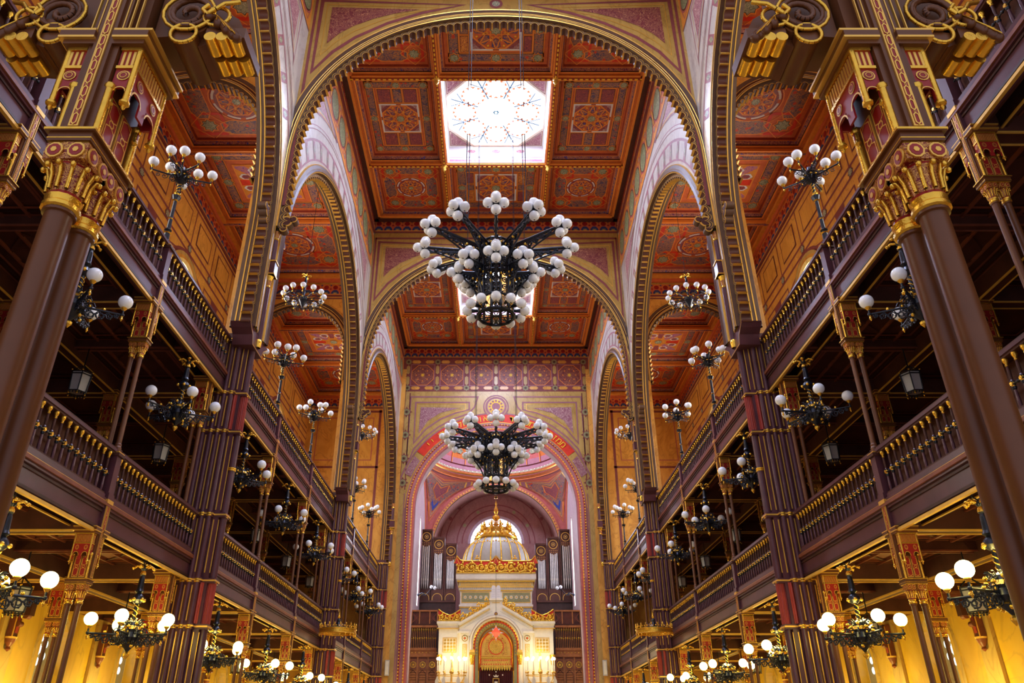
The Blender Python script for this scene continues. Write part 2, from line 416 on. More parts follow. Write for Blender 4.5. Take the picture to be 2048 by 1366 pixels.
def coffer_round(mb, M, cu, cv, w, h):
    """field with corner stars, four cartouches and a round rosette"""
    hw, hh = w/2, h/2; b = min(w, h)*.15
    mb.rect(cu-hw, cu+hw, cv-hh, cv+hh, M, 0, 'terracotta')
    i0, i1 = hw*.9, hh*.9
    for su in (-1, 1):
        mb.line([(cu+su*i0, cv-i1), (cu+su*i0, cv+i1)], .035, M, .008, 'strap'); mb.line([(cu-i0, cv+su*i1), (cu+i0, cv+su*i1)], .035, M, .008, 'strap')
        k = hh*.46
        P = [(cu+su*i0, cv-k*.6), (cu+su*(i0-b*.3), cv-k), (cu+su*(i0-b*1.0), cv-k), (cu+su*(i0-b*1.3), cv-k*.6), (cu+su*(i0-b*1.3), cv+k*.6), (cu+su*(i0-b*1.0), cv+k), (cu+su*(i0-b*.3), cv+k), (cu+su*i0, cv+k*.6)]
        mb.flat(P, M, .010, 'ornament_blue'); mb.line(P, .035, M, .014, 'strap', True)
        k = hw*.46
        P = [(cu-k*.6, cv+su*i1), (cu-k, cv+su*(i1-b*.3)), (cu-k, cv+su*(i1-b)), (cu-k*.6, cv+su*(i1-b*1.3)), (cu+k*.6, cv+su*(i1-b*1.3)), (cu+k, cv+su*(i1-b)), (cu+k, cv+su*(i1-b*.3)), (cu+k*.6, cv+su*i1)]
        mb.flat(P, M, .010, 'ornament_blue'); mb.line(P, .035, M, .014, 'strap', True)
        for sv in (-1, 1):
            cc = (cu+su*(i0-b*.85), cv+sv*(i1-b*.85)); q = b*1.05
            mb.line([(cc[0]-su*q, cc[1]+sv*q*.75), (cc[0]+su*q*.75, cc[1]+sv*q*.75), (cc[0]+su*q*.75, cc[1]-sv*q)], b*.28, M, .012, 'bright_red')
            mb.line([(cc[0]-su*q, cc[1]+sv*q*.2), (cc[0]-su*q, cc[1]-sv*q), (cc[0]+su*q*.2, cc[1]-sv*q)], b*.22, M, .012, 'bright_red')
            mb.line([(cc[0]-q*1.2, cc[1]), (cc[0], cc[1]-q*1.2), (cc[0]+q*1.2, cc[1]), (cc[0], cc[1]+q*1.2)], .03, M, .016, 'strap', True)
            gstar(mb, M, cc, b*.50, .018)
    R = min(hh, hw)*.46
    mb.disc((cu, cv), R*1.18, M, .012, 'strap', 32); mb.disc((cu, cv), R*1.12, M, .016, 'terracotta_dark', 32); mb.disc((cu, cv), R*1.05, M, .020, 'white_paint', 32)
    mb.disc((cu, cv), R*.95, M, .024, 'ornament_pink', 32)
    for i in range(8):
        t = 2*pi*i/8; mb.line([(cu+R*1.07*cos(t), cv+R*1.07*sin(t)), (cu+R*.9*cos(t), cv+R*.9*sin(t))], R*.22, M, .022, 'terracotta')
    rosette(mb, M, (cu, cv), R*.82, .028)
def coffer_rays(mb, M, cu, cv, w, h):
    """long rectangular coffer of the aisle: crossing rays in lilac, red and white"""
    hw, hh = w/2, h/2
    mb.rect(cu-hw, cu+hw, cv-hh, cv+hh, M, 0, 'terracotta')
    b = min(w, h)*.12
    for su in (-1, 1):
        orect(mb, M, cu+su*hw*.93, cu+su*(hw*.93-b), cv-hh*.93, cv+hh*.93, 'ornament_blue')
        orect(mb, M, cu-hw*.93, cu+hw*.93, cv+su*hh*.93, cv+su*(hh*.93-b), 'ornament_blue')
    iu, iv = hw*.93-b*1.5, hh*.93-b*1.5
    mb.rect(cu-iu, cu+iu, cv-iv, cv+iv, M, .022, 'strap'); mb.rect(cu-iu+.04, cu+iu-.04, cv-iv+.04, cv+iv-.04, M, .026, 'ochre')
    iu -= .05; iv -= .05
    for k in range(8):
        t = 2*pi*k/8; dx, dy = cos(t), sin(t); L = 1.3*max(iu, iv); wd = min(iu, iv)*.24
        mt = 'lilac_star' if k % 2 else 'bright_red'
        P = [(.28*L*dx-wd*dy*.55, .28*L*dy+wd*dx*.55), (L*dx-wd*dy, L*dy+wd*dx), (L*dx+wd*dy, L*dy-wd*dx), (.28*L*dx+wd*dy*.55, .28*L*dy-wd*dx*.55)]
        t2 = t+pi/8; c2 = (.72*iu*(1 if cos(t2) > 0 else -1)*min(1, abs(cos(t2))*1.25), .72*iv*(1 if sin(t2) > 0 else -1)*min(1, abs(sin(t2))*1.25))
        for (a, bb, c_) in ((1, 0, iu), (-1, 0, iu), (0, 1, iv), (0, -1, iv)): P = clip_half(P, a, bb, c_)
        if len(P) > 2:
            P = [(cu+x, cv+y) for x, y in P]; mb.flat(P, M, .030+.004*(k % 2), 'ornament_pink' if mt == 'bright_red' and k % 4 else mt); mb.line(P, .035, M, .040, 'strap', True)
        H = [(cu+c2[0]+.24*iu*cos(2*pi*i/6), cv+c2[1]+.20*iv*sin(2*pi*i/6)) for i in range(6)]
        mb.flat(H, M, .036, 'white_paint'); mb.flat([(cu+c2[0]+.16*iu*cos(2*pi*i/6), cv+c2[1]+.13*iv*sin(2*pi*i/6)) for i in range(6)], M, .042, 'ornament_pink')
    gstar(mb, M, (cu, cv), min(iu, iv)*.22, .046)
    for su in (-1, 0, 1):
        for sv in (-1, 0, 1):
            if su or sv: gstar(mb, M, (cu+su*(hw*.93-b/2), cv+sv*(hh*.93-b/2)), b*.45, .030)
def recess(mb, M, cu, cv, w, h, dep, fn):
    """stepped mouldings into a coffer; d negative is up into the roof"""
    hw, hh = w/2, h/2
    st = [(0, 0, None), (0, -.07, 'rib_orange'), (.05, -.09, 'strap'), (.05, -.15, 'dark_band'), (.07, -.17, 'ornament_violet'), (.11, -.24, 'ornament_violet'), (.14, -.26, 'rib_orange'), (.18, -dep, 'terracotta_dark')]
    for a, b in zip(st[:-1], st[1:]):
        A = [(cu-hw+a[0], cv-hh+a[0]), (cu+hw-a[0], cv-hh+a[0]), (cu+hw-a[0], cv+hh-a[0]), (cu-hw+a[0], cv+hh-a[0])]
        B = [(cu-hw+b[0], cv-hh+b[0]), (cu+hw-b[0], cv-hh+b[0]), (cu+hw-b[0], cv+hh-b[0]), (cu-hw+b[0], cv+hh-b[0])]
        vs = [M(u, v, a[1]) for u, v in A]+[M(u, v, b[1]) for u, v in B]
        mb.add(vs, [(i, (i+1) % 4, 4+(i+1) % 4, 4+i) for i in range(4)], b[2])
    if fn:
        M2 = lambda u, v, d: M(u, v, d-dep)
        fn(mb, M2, cu, cv, w-.36, h-.36)
def frieze(mb, M, u0, u1, z0, h=.62, pitch=.42):
    """painted palmette frieze below the cove (M: u along, z up, d out)"""
    mb.rect(u0, u1, z0, z0+h, M, .02, 'terracotta'); mb.mbox(M, u0, u1, z0-.06, z0, 0, .07, 'wine'); mb.mbox(M, u0, u1, z0, z0+.035, 0, .08, 'gold_line')
    n = max(1, round((u1-u0)/pitch)); p = (u1-u0)/n
    for i in range(n):
        c = u0+(i+.5)*p
        mb.flat([(c-p*.46, z0+.05), (c+p*.46, z0+.05), (c+p*.40, z0+h*.30), (c+p*.18, z0+h*.48), (c-p*.18, z0+h*.48), (c-p*.40, z0+h*.30)], M, .026, 'navy')
        mb.flat([(c-p*.26, z0+.05), (c+p*.26, z0+.05), (c+p*.16, z0+h*.26), (c-p*.16, z0+h*.26)], M, .032, 'olive')
        mb.flat([(c-p*.12, z0+.05), (c+p*.12, z0+.05), (c, z0+h*.20)], M, .036, 'strap')
        mb.disc((c, z0+h*.70), h*.19, M, .032, 'deep_red', 10)
        mb.ring((c, z0+h*.66), h*.25, h*.29, M, .030, 'strap', 10, 0, pi)
        mb.disc((c+p*.5, z0+h*.56), h*.08, M, .032, 'deep_red', 8); mb.flat([(c+p*.36, z0+h*.98), (c+p*.64, z0+h*.98), (c+p*.5, z0+h*.80)], M, .030, 'navy')
    mb.line([(u0, z0+h*.98), (u1, z0+h*.98)], .03, M, .034, 'strap')
# ---- nave walls above the arcade (one continuous wall per side)
for s in (-1, 1):
    M = lambda u, v, d, s=s: (s*(NX-d), u, v); Mb = lambda u, v, d, s=s: (s*(AX+d), u, v)
    mb = MB()
    holes = []
    for c in CENT:
        P, N = arch_path(c, 11.0, 5.7, 5.7, 8.3); holes.append((P, 8.3))
    for MM, mt in ((M, 'marble_pale'), (Mb, 'marble_orange')):
        hs = [(P, 8.3) for P, _ in holes]
        wall_with_holes(mb, 2.9, 40.1, 8.3, 21.6, hs, MM, 0, mt)
    for P, _ in holes:
        P2, N2 = P, arch_path(0, 11, 5.7, 5.7, 8.3)[1]
        mb.sweep(P, N2, [(0, 0, ''), (0, -.45, 'arch_brown')], M)
        for gl in (-.30, -.40): mb.sweep(P, N2, [(-.012, gl, ''), (-.012, gl-.03, 'gold_line')], M)
        scallops(mb, P, M, -.03, -.24, .26, .22)
        cy = (P[0][0]+P[-1][0])/2
        Mc = lambda u, v, d, cy=cy: M(min(max(u, cy-6.2), cy+6.2), v, d)
        mb.sweep(P, N2, ARCHI(.34), Mc)
        Mcb = lambda u, v, d, cy=cy: Mb(min(max(u, cy-6.2), cy+6.2), v, d)
        mb.sweep(P, N2, ARCHI(.34), Mcb)
        # painted bands that follow the arch, with square studs between
        up = [(p, q) for p, q in zip(P, N2) if p[1] >= 11.0]
        clampm = lambda u, v, d, cy=cy: M(min(max(u, cy-5.9), cy+5.9), v, d)
        for o0, o1, mt in ((.36, .42, 'mauve'), (.95, 1.03, 'mauve'), (1.30, 1.33, 'wine'), (1.42, 1.45, 'mauve')):
            mb.sweep([p for p, _ in up], [q for _, q in up], [(o0, .006, ''), (o1, .006, mt)], clampm)
        for k in range(1, 22):
            t = pi*k/22; r = 6.38; c0 = (cy-r*cos(t), 11+r*sin(t))
            if abs(c0[0]-cy) > 5.6: continue
            tx, ty = sin(t), cos(t); q = [(c0[0]+a*tx-b*ty*-1*-1, c0[1]+a*ty+b*tx) for a, b in ((-.13, -.26), (.13, -.26), (.13, .26), (-.13, .26))]
            nx, ny = -cos(t), sin(t)
            q = [(c0[0]+a*tx+b*nx, c0[1]+a*ty+b*ny) for a, b in ((-.13, -.26), (.13, -.26), (.13, .26), (-.13, .26))]
            mb.flat(q, M, .008, 'mauve'); q = [(c0[0]+a*tx+b*nx, c0[1]+a*ty+b*ny) for a, b in ((-.09, 0), (0, -.2), (.09, 0), (0, .2))]
            mb.flat(q, M, .012, 'green_star')
        # spandrel triangles
        for sg in (-1, 1):
            arc = [(cy+sg*7.55*cos(t), 11+7.55*sin(t)) for t in [radians(x) for x in (46, 52, 58, 64, 70, 76)]]
            arc = [p for p in arc if abs(p[0]-cy) < 5.5]
            tri = arc + [(cy+sg*1.9, 18.25), (cy+sg*5.3, 18.25), (cy+sg*5.3, 16.2)]
            mb.flat(tri, M, .006, 'marble_pale'); mb.line(tri, .07, M, .010, 'mauve', True); mb.line([((p[0]-cy-sg*4.2)*.86+cy+sg*4.2, (p[1]-17.6)*.8+17.6) for p in tri], .025, M, .012, 'gold_line', True)
            mb.flat([((p[0]-cy-sg*4.35)*.72+cy+sg*4.35, (p[1]-17.7)*.62+17.7) for p in tri], M, .014, 'ornament_mauve')
            # hanging panel beside the pier
            pan = [(cy+sg*5.95, 16.0), (cy+sg*5.95, 12.8), (cy+sg*6.12, 12.4), (cy+sg*6.12, 16.6)]
            mb.line([(cy+sg*6.08, 12.2), (cy+sg*6.08, 18.2)], .05, M, .010, 'mauve')
        # medallion row
        mb.rect(cy-6.2, cy+6.2, 18.38, 18.44, M, .008, 'wine'); mb.rect(cy-6.2, cy+6.2, 18.44, 20.1, M, .006, 'ochre')
        n = 9; pw = 12.0/n
        for i in range(n):
            c0 = (cy-6.0+(i+.5)*pw, 19.25)
            mb.disc(c0, .60, M, .010, 'rose', 24); mb.disc(c0, .54, M, .014, 'dark_band', 24); mb.disc(c0, .50, M, .018, 'medallion', 24)
            mb.line([(c0[0]-.6, 19.25), (c0[0]-.42, 18.6), (c0[0]+.42, 18.6), (c0[0]+.6, 19.25), (c0[0]+.42, 19.95), (c0[0]-.42, 19.95)], .04, M, .012, 'rose', True)
            e = (cy-6.0+i*pw, 19.25)
            for zz in (18.75, 19.75): mb.disc((e[0], zz), .13, M, .012, 'rose', 8); mb.disc((e[0], zz), .08, M, .016, 'green_star', 8)
            orect(mb, M, e[0]-.10, e[0]+.10, 18.95, 19.55, 'marble_orange', .012, .02, 'rose')
        frieze(mb, M, cy-5.9, cy+5.9, 20.3)
        mb.rect(cy-5.9, cy+5.9, 20.1, 20.24, M, .01, 'wine')
        # curled horseshoe ends of the fringe
        for sg in (-1, 1):
            for dd in (-.14,):
                for (ou, ov, rr) in ((.16, .05, .17), (.34, .10, .10), (.12, -.18, .10)):
                    a = M(cy+sg*(5.7-ou), 11.35+ov, dd+.10); b_ = M(cy+sg*(5.7-ou), 11.35+ov, dd-.10)
                    mb.tube(a, b_, rr, 'arch_brown', n=12); a2 = M(cy+sg*(5.7-ou), 11.35+ov, dd+.106); mb.tube(a, a2, rr*1.0, 'gold_line', n=12); mb.tube(a, M(cy+sg*(5.7-ou), 11.35+ov, dd+.112), rr*.75, 'dark_band', n=12)
    for Y in (15.3, 27.7):      # dark moulded facing below the great arches
        mb.mbox(M, Y-.40, Y+.40, 8.3, 11.32, 0, .012, 'arch_brown'); mb.prism([(Y-.71, 8.32), (Y+.71, 8.32), (Y+.60, 8.22), (Y+.44, 8.12), (Y+.36, 7.9), (Y-.36, 7.9), (Y-.44, 8.12), (Y-.60, 8.22)], M, -.44, .012, 'wood_purple'); mb.line([(Y-.69, 8.30), (Y-.58, 8.22), (Y-.42, 8.11), (Y-.34, 7.92), (Y+.34, 7.92), (Y+.42, 8.11), (Y+.58, 8.22), (Y+.69, 8.30)], .02, M, .018, 'gold_line')
        for u in (-.37, -.30, -.2, .2, .30, .37): mb.mbox(M, Y+u-.012, Y+u+.012, 8.3, 11.3, .012, .028, 'gold_line')
    o = mb.build('wall_nave_'+SIDE[s]); struct(o)
# ---- transverse nave walls with the great arches
for Y in (15.3, 27.7):
    mb = MB(); y0 = Y-.15
    M = lambda u, v, d: (u, y0-d, v); Mb = lambda u, v, d: (u, Y+.15+d, v)
    P, N = arch_path(0, 13.5, 5.42, 5.45, 11.3, 64, 2.2)
    wall_with_holes(mb, -5.5, 5.5, 11.3, 21.6, [(P, 11.3)], M, 0, 'marble_yellow_shaded')
    wall_with_holes(mb, -5.5, 5.5, 11.3, 21.6, [(P, 11.3)], Mb, 0, 'marble_yellow_shaded')
    mb.sweep(P, N, [(0, 0, ''), (0, -.3, 'arch_brown')], M)
    Mc = lambda u, v, d: M(min(max(u, -5.49), 5.49), v, d)
    mb.sweep(P, N, ARCHI(.44, 1.2), Mc)
    scallops(mb, P, M, -.02, -.26, .235, .20)
    for sg in (-1, 1):
        arc = [(sg*a, b) for a, b in ((5.05, 17.55), (4.6, 18.0), (4.0, 18.45), (3.3, 18.85), (2.4, 19.2))]
        tri = arc+[(sg*1.9, 19.62), (sg*5.15, 19.62)]
        out = [(sg*5.22, 16.75), (sg*4.7, 17.55), (sg*4.1, 18.15), (sg*3.2, 18.75), (sg*2.2, 19.2), (sg*1.0, 19.55), (sg*5.22, 19.75)]
        mb.line(out, .11, M, .006, 'wine', True)
        ins = [(4.35+(abs(x)-4.35)*.80, 19.1+(z-19.1)*.72) for x, z in out]; ins = [(sg*x, z) for x, z in ins]
        mb.line(ins, .03, M, .008, 'gold_line', True)
        ins = [(4.4+(abs(x)-4.4)*.62, 19.12+(z-19.12)*.52) for x, z in out]; ins = [(sg*x, z) for x, z in ins]
        mb.flat(ins, M, .010, 'ornament_wine')
        mb.line([(sg*5.38, 12), (sg*5.38, 20)], .08, M, .006, 'wine')
        for dd in (-.03,):
            for (ou, ov, rr) in ((.16, .02, .17), (.34, .08, .10), (.12, -.20, .10)):
                c0 = (sg*(5.42-ou), 11.5+ov)
                mb.tube(M(*c0, dd), M(*c0, dd-.18), rr, 'arch_brown', n=12); mb.tube(M(*c0, dd+.004), M(*c0, dd), rr, 'gold_line', n=12); mb.tube(M(*c0, dd+.008), M(*c0, dd), rr*.72, 'dark_band', n=12)
    mb.line([(-5.4, 19.95), (5.4, 19.95)], .10, M, .006, 'wine')
    mb.disc((0, 19.6), .20, M, .01, 'wine'); mb.disc((0, 19.6), .12, M, .014, 'green_star')
    frieze(mb, M, -5.5, 5.5, 20.3); frieze(mb, Mb, -5.5, 5.5, 20.3)
    struct(mb.build('wall_crossing'))
# ---- east wall of the nave, painted, with the great arch of the apse
mb = MB(); EY = 40.1
M = lambda u, v, d: (u, EY-d, v)
P, N = arch_path(0, 11.2, 4.35, 4.35, FL, 60)
wall_with_holes(mb, -5.6, 5.6, FL, 21.6, [(P, FL)], M, 0, 'marble_yellow')
mb.sweep(P, N, [(0, -.7, ''), (0, .0, 'apse_lilac'), (.06, .05, 'mauve'), (.16, .05, 'rose'), (.18, .06, 'bright_red'), (.20, .06, 'gold_line'), (.24, .05, 'rose'), (.40, .03, 'mauve'), (.42, .05, 'bright_red'), (.46, .05, 'dark_band'), (.50, .03, 'rose'), (.60, .01, 'mauve')], M)
R = resample(P, .15)
for i in range(0, len(R), 10):
    x, y, nx, ny = R[i]
    if y > 0: mb.disc((x+nx*.20, y+ny*.20), .040, M, .075, 'yellow', 6); mb.disc((x+nx*.46, y+ny*.46), .036, M, .07, 'yellow', 6)
def arc_band(mb, M, c, r0, r1, a0, a1, d, mat, n=40): mb.ring(c, r0, r1, M, d, mat, n, radians(a0), radians(a1))
arc_band(mb, M, (0, 11.2), 4.95, 5.47, 36, 144, .02, 'bright_red'); arc_band(mb, M, (0, 11.2), 5.47, 5.55, 0, 180, .024, 'mauve')
arc_band(mb, M, (0, 11.2), 4.93, 4.97, 0, 180, .026, 'gold_line')
for sg in (-1, 1):
    c = [(sg*x, z) for x, z in ((5.0, 13.9), (4.75, 14.15), (4.6, 12.8), (4.95, 12.0), (5.1, 12.3))]
    mb.flat([(sg*5.0*cos(radians(a))/1, 11.2+5.0*sin(radians(a))) for a in (20, 26, 32)]+[(sg*5.42*cos(radians(a)), 11.2+5.42*sin(radians(a))) for a in (33, 27, 21)], M, .02, 'ornament_mauve')
    # nested frames in the spandrels
    o1 = [(sg*5.0, 13.5)]+[(sg*5.72*cos(radians(a)), 11.2+5.72*sin(radians(a))) for a in (36, 45, 55, 65, 74)]+[(sg*1.25, 17.1), (sg*1.05, 17.75), (sg*4.95, 17.75)]
    mb.line(o1, .09, M, .01, 'mauve', True)
    o2 = [(sg*4.65, 14.9), (sg*4.0, 15.75), (sg*3.2, 16.35), (sg*2.3, 16.75), (sg*1.55, 16.95), (sg*1.55, 17.4), (sg*4.65, 17.4)]
    mb.line(o2, .09, M, .01, 'mauve', True); mb.line([((abs(x)-3.6)*.9*sg+sg*3.6, (z-16.9)*.8+16.9) for x, z in o2], .03, M, .012, 'gold_line', True)
    mb.flat([(sg*4.4, 15.45), (sg*3.9, 16.25), (sg*3.2, 16.75), (sg*2.1, 17.05), (sg*4.35, 17.1)], M, .014, 'ornament_mauve')
    mb.line([(sg*5.3, 12), (sg*5.3, 18.2)], .09, M, .01, 'wine'); mb.line([(sg*4.98+sg*.02, 12.2), (sg*5.0, 18.0)], .06, M, .01, 'wine')
    mb.line([(sg*5.5, -1), (sg*5.5, 20)], .16, M, .008, 'mauve'); mb.line([(sg*5.0, 0), (sg*5.0, 12)], .05, M, .01, 'mauve')
    for zz in (12.6, 14.0, 15.4, 16.8):
        mb.flat(star8((sg*5.15, zz), .34, 0, .6), M, .014, 'wine'); mb.disc((sg*5.15, zz), .20, M, .018, 'olive', 8); mb.flat(star8((sg*5.15, zz), .15, 0, .35), M, .022, 'dark_band')
for k, (r, mt) in enumerate(((.74, 'mauve'), (.66, 'marble_yellow'), (.62, 'mauve'), (.50, 'marble_yellow'), (.44, 'yellow'), (.24, 'mauve'))): mb.disc((0, 17.12), r, M, .03+.004*k, mt, 32)
for i in range(12): mb.disc((.36*cos(2*pi*i/12), 17.12+.36*sin(2*pi*i/12)), .07, M, .056, 'mauve', 6)
# the star and octagon gallery frieze
mb.rect(-5.5, 5.5, 18.1, 20.24, M, .01, 'wine')
nC = 6; pw = 11.0/6.35
for i in range(nC):
    c0 = ((i-2.5)*pw, 19.15); h = pw*.40
    mb.line([(c0[0]-h, c0[1]-h), (c0[0]+h, c0[1]-h), (c0[0]+h, c0[1]+h), (c0[0]-h, c0[1]+h)], .05, M, .014, 'mauve', True)
    oc = [(c0[0]+h*1.0*cos(pi/8+pi*j/4), c0[1]+h*1.0*sin(pi/8+pi*j/4)) for j in range(8)]
    mb.flat(oc, M, .016, 'ornament_wine'); mb.line(oc, .035, M, .020, 'strap', True); mb.flat(star8(c0, h*.22, 0, .4), M, .024, 'yellow')
    for j in range(8): t = 2*pi*j/8; mb.disc((c0[0]+h*.55*cos(t), c0[1]+h*.55*sin(t)), h*.07, M, .024, 'strap', 6)
    if i < nC:
        for zz in (18.32, 20.02):
            for sg in (-1, 1):
                mb.flat([(c0[0]+sg*.12, zz), (c0[0]+sg*.22, zz+.10), (c0[0]+sg*.58, zz+.10), (c0[0]+sg*.66, zz), (c0[0]+sg*.58, zz-.10), (c0[0]+sg*.22, zz-.10)], M, .014, 'marble_orange')
for i in range(nC+1):
    e = (i-3)*pw
    for zz in (18.32, 20.02): mb.flat(star8((e, zz), .20, 0, .7), M, .016, 'olive'); mb.flat(star8((e, zz), .14, 0, .35), M, .020, 'dark_band')
    for sg in (-1, 1): mb.flat([(e-.10, 19.15+sg*.14), (e, 19.15+sg*.06), (e+.10, 19.15+sg*.14), (e+.10, 19.15+sg*.55), (e, 19.15+sg*.65), (e-.10, 19.15+sg*.55)], M, .014, 'marble_yellow')
frieze(mb, M, -5.5, 5.5, 20.3)
struct(mb.build('wall_east'))
# inscription over the arch, gold letters on the red band
txt = list('ממזרח שמש עד מבואו מהלל שם יי')
R0 = 5.05; span = 2*radians(48); tot = len(txt)
for i, ch in enumerate(txt):
    if ch == ' ': continue
    a = pi/2-span/2+span*(i+.5)/tot      # starts at the right foot of the band
    cu = bpy.data.curves.new('letter', 'FONT'); cu.body = ch; cu.size = .52; cu.extrude = .012; cu.align_x = 'CENTER'; cu.materials.append(MATS['yellow'])
    o = bpy.data.objects.new('trim_letter', cu); COL.objects.link(o); o['kind'] = 'structure'
    o.location = (R0*cos(a), EY-.045, 11.2+R0*sin(a)); o.rotation_euler = (pi/2, -(a-pi/2), 0)
# ---- aisle cross walls
for s in (-1, 1):
    for Y in (15.3, 27.7, 40.1):
        y0 = Y-(.15 if Y < 40 else .3); mb = MB()
        M = lambda u, v, d, s=s, y0=y0: (s*u, y0-d, v); Mb = lambda u, v, d, s=s, Y=Y: (s*u, Y+.15+d, v)
        if Y < 40:
            P, N = arch_path(8.3, 14.35, 2.05, 2.1, 7.3, 36)
            for MM in (M, Mb): wall_with_holes(mb, AX, OX, 7.3, 19.4, [(P, 7.3)], MM, 0, 'marble_orange')
            mb.sweep(P, N, [(0, 0, ''), (0, -.3, 'arch_brown')], M)
            Mc = lambda u, v, d: M(min(max(u, AX+.01), OX-.01), v, d)
            up = arch_path(8.3, 14.35, 2.05, 2.1, 12.9, 36)
            mb.sweep(up[0], up[1], ARCHI(.42), Mc)
            scallops(mb, up[0], M, -.02, -.26, .20, .16)
            mb.line([(AX+.1, 13), (AX+.1, 16.8), (OX-.1, 16.8), (OX-.1, 13)], .07, M, .006, 'wine')
        else:
            wall_with_holes(mb, AX-.7, OX, FL, 19.4, [], M, 0, 'marble_orange')
            for u in (6.6, 10.5): mb.line([(u, 7.5), (u, 16.8)], .14, M, .006, 'wine')
            for zz in (16.7, 13.4, 8.6): mb.line([(6.5, zz), (10.6, zz)], .12, M, .006, 'wine')
            mb.line([(6.95, 13.8), (6.95, 16.3), (10.1, 16.3), (10.1, 13.8)], .05, M, .006, 'rose', True)
        frieze(mb, M, AX, OX, 16.95, .55, .40)
        if Y < 40: frieze(mb, Mb, AX, OX, 16.95, .55, .40)
        struct(mb.build('wall_aisle_'+SIDE[s]))
# ---- outer walls
for s in (-1, 1):
    mb = MB(); M = lambda u, v, d, s=s: (s*(OX-d), u, v)
    P3 = [arch_path(c, 13.4, 1.05, 1.05, 9.3, 18) for c in CENT]
    mb.rect(-2, 40.1, 2.9, 7.3, M, 0, 'wood_red')
    wall_with_holes(mb, -2, 40.1, 7.3, 19.4, [(P, 9.3) for P, _ in P3], M, 0, 'marble_orange')
    low = [arch_path(c, 2.05, .6, .6, .4, 14) for c in (7.25, 11.4, 15.3, 19.43, 23.57, 27.7, 31.83, 35.97)]
    wall_with_holes(mb, -2, 40.1, FL, 2.9, [(P, .4) for P, _ in low], M, 0, 'marble_gold')
    for P, N in P3:
        mb.sweep(P, N, [(0, -.5, ''), (0, 0, 'marble_yellow'), (.10, .06, 'marble_yellow'), (.22, .05, 'marble_orange'), (.34, .06, 'marble_yellow'), (.38, 0, 'wine'), (.48, .006, 'wine')], M)
    for P, N in low: mb.sweep(P, N, [(0, -.4, ''), (0, 0, 'marble_gold'), (.08, .05, 'marble_yellow'), (.2, .05, 'marble_gold'), (.24, 0, 'marble_yellow')], M)
    for c in CENT:
        for u0, u1 in ((c-5.9, c-4.3), (c-4.0, c-1.75), (c+1.75, c+4.0), (c+4.3, c+5.9)):
            fr = [(u0, 8.2), (u1, 8.2), (u1, 14.6), (u0, 14.6)]
            mb.line(fr, .07, M, .006, 'wine', True)
            m_ = (u0+u1)/2; mb.flat([(m_-.35, 8.2), (m_-.22, 9.0), (m_-.05, 10.2), (m_+.05, 10.2), (m_+.22, 9.0), (m_+.35, 8.2)], M, .008, 'wine')
            mb.flat([(m_-.35, 14.6), (m_-.22, 14.0), (m_-.05, 13.0), (m_+.05, 13.0), (m_+.22, 14.0), (m_+.35, 14.6)], M, .008, 'wine')
        for zz in (14.95, 15.3, 16.75): mb.line([(c-6.1, zz), (c+6.1, zz)], .09, M, .006, 'wine')
        for i in range(7):
            e = c-6+i*2.0; mb.line([(e, 14.95), (e, 16.75)], .06, M, .007, 'wine'); gstar(mb, M, (e, 15.12), .14, .01, 'wine')
            if i < 6: orect(mb, M, e+.35, e+1.65, 15.55, 16.5, 'marble_orange', .008, .04, 'wine')
        mb.line([(c-1.5, 9), (c-1.5, 14.4), (c, 14.8), (c+1.5, 14.4), (c+1.5, 9)], .07, M, .007, 'wine')
        frieze(mb, M, c-5.9, c+5.9, 16.95, .55, .40)
    for Y in PIERY: mb.mbox(M, Y-.45, Y+.45, 7.3, 16.9, 0, .25, 'marble_orange')
    for Y in (9.3, 13.35, 17.35, 21.5, 25.65, 29.8, 33.9, 38.0):       # painted pilaster strips of the lower wall
        mb.mbox(M, Y-.28, Y+.28, FL, 2.9, 0, .08, 'marble_yellow')
    struct(mb.build('wall_'+SIDE[s]))
    k = 0
    for c in CENT:
        k += 1
        w = MB(); Pw, _ = arch_path(c, 13.4, 1.04, 1.04, 9.3, 18); w.flat(Pw, M, -.45, 'window_light')
        for u in (c-.5, c, c+.5): w.mbox(M, u-.03, u+.03, 9.3, 14.2, -.45, -.40, 'marble_yellow')
        w.mbox(M, c-1.04, c+1.04, 13.35, 13.45, -.45, -.39, 'marble_yellow')
        o = w.build('window_%d' % (k if s < 0 else k+3)); struct(o)
    for j, c in enumerate((7.25, 11.4, 15.3, 19.43, 23.57, 27.7, 31.83, 35.97)):
        w = MB(); Pw, _ = arch_path(c, 2.05, .59, .59, .4, 14); w.flat(Pw, M, -.35, 'stone_grey')
        hexa = [(0, 1.98)]+[(.27*cos(pi/6+pi/3*i), 1.98+.27*sin(pi/6+pi/3*i)) for i in range(6)]
        w.flat([(c+(.15 if i % 2 else .085)*cos(pi/6*i), 1.98+(.15 if i % 2 else .085)*sin(pi/6*i)) for i in range(12)], M, -.34, 'star_glass')
        for x, z in hexa[1:]: w.flat([(c+x+.095*cos(2*pi*i/12), z+.095*sin(2*pi*i/12)) for i in range(12)], M, -.34, 'star_glass')
        for sg in (-1, 1): w.mbox(M, c+sg*.25-.17, c+sg*.25+.17, -.0+.5, 1.5, -.35, -.33, 'marble_pale')
        struct(w.build('window_%d' % (7+j+(0 if s < 0 else 8))))
# floor and upper outer shells
mb = MB(); mb.box(-11.4, 11.4, -4, 52, FL-.2, FL, 'floor_stone'); o = mb.build('floor'); struct(o)
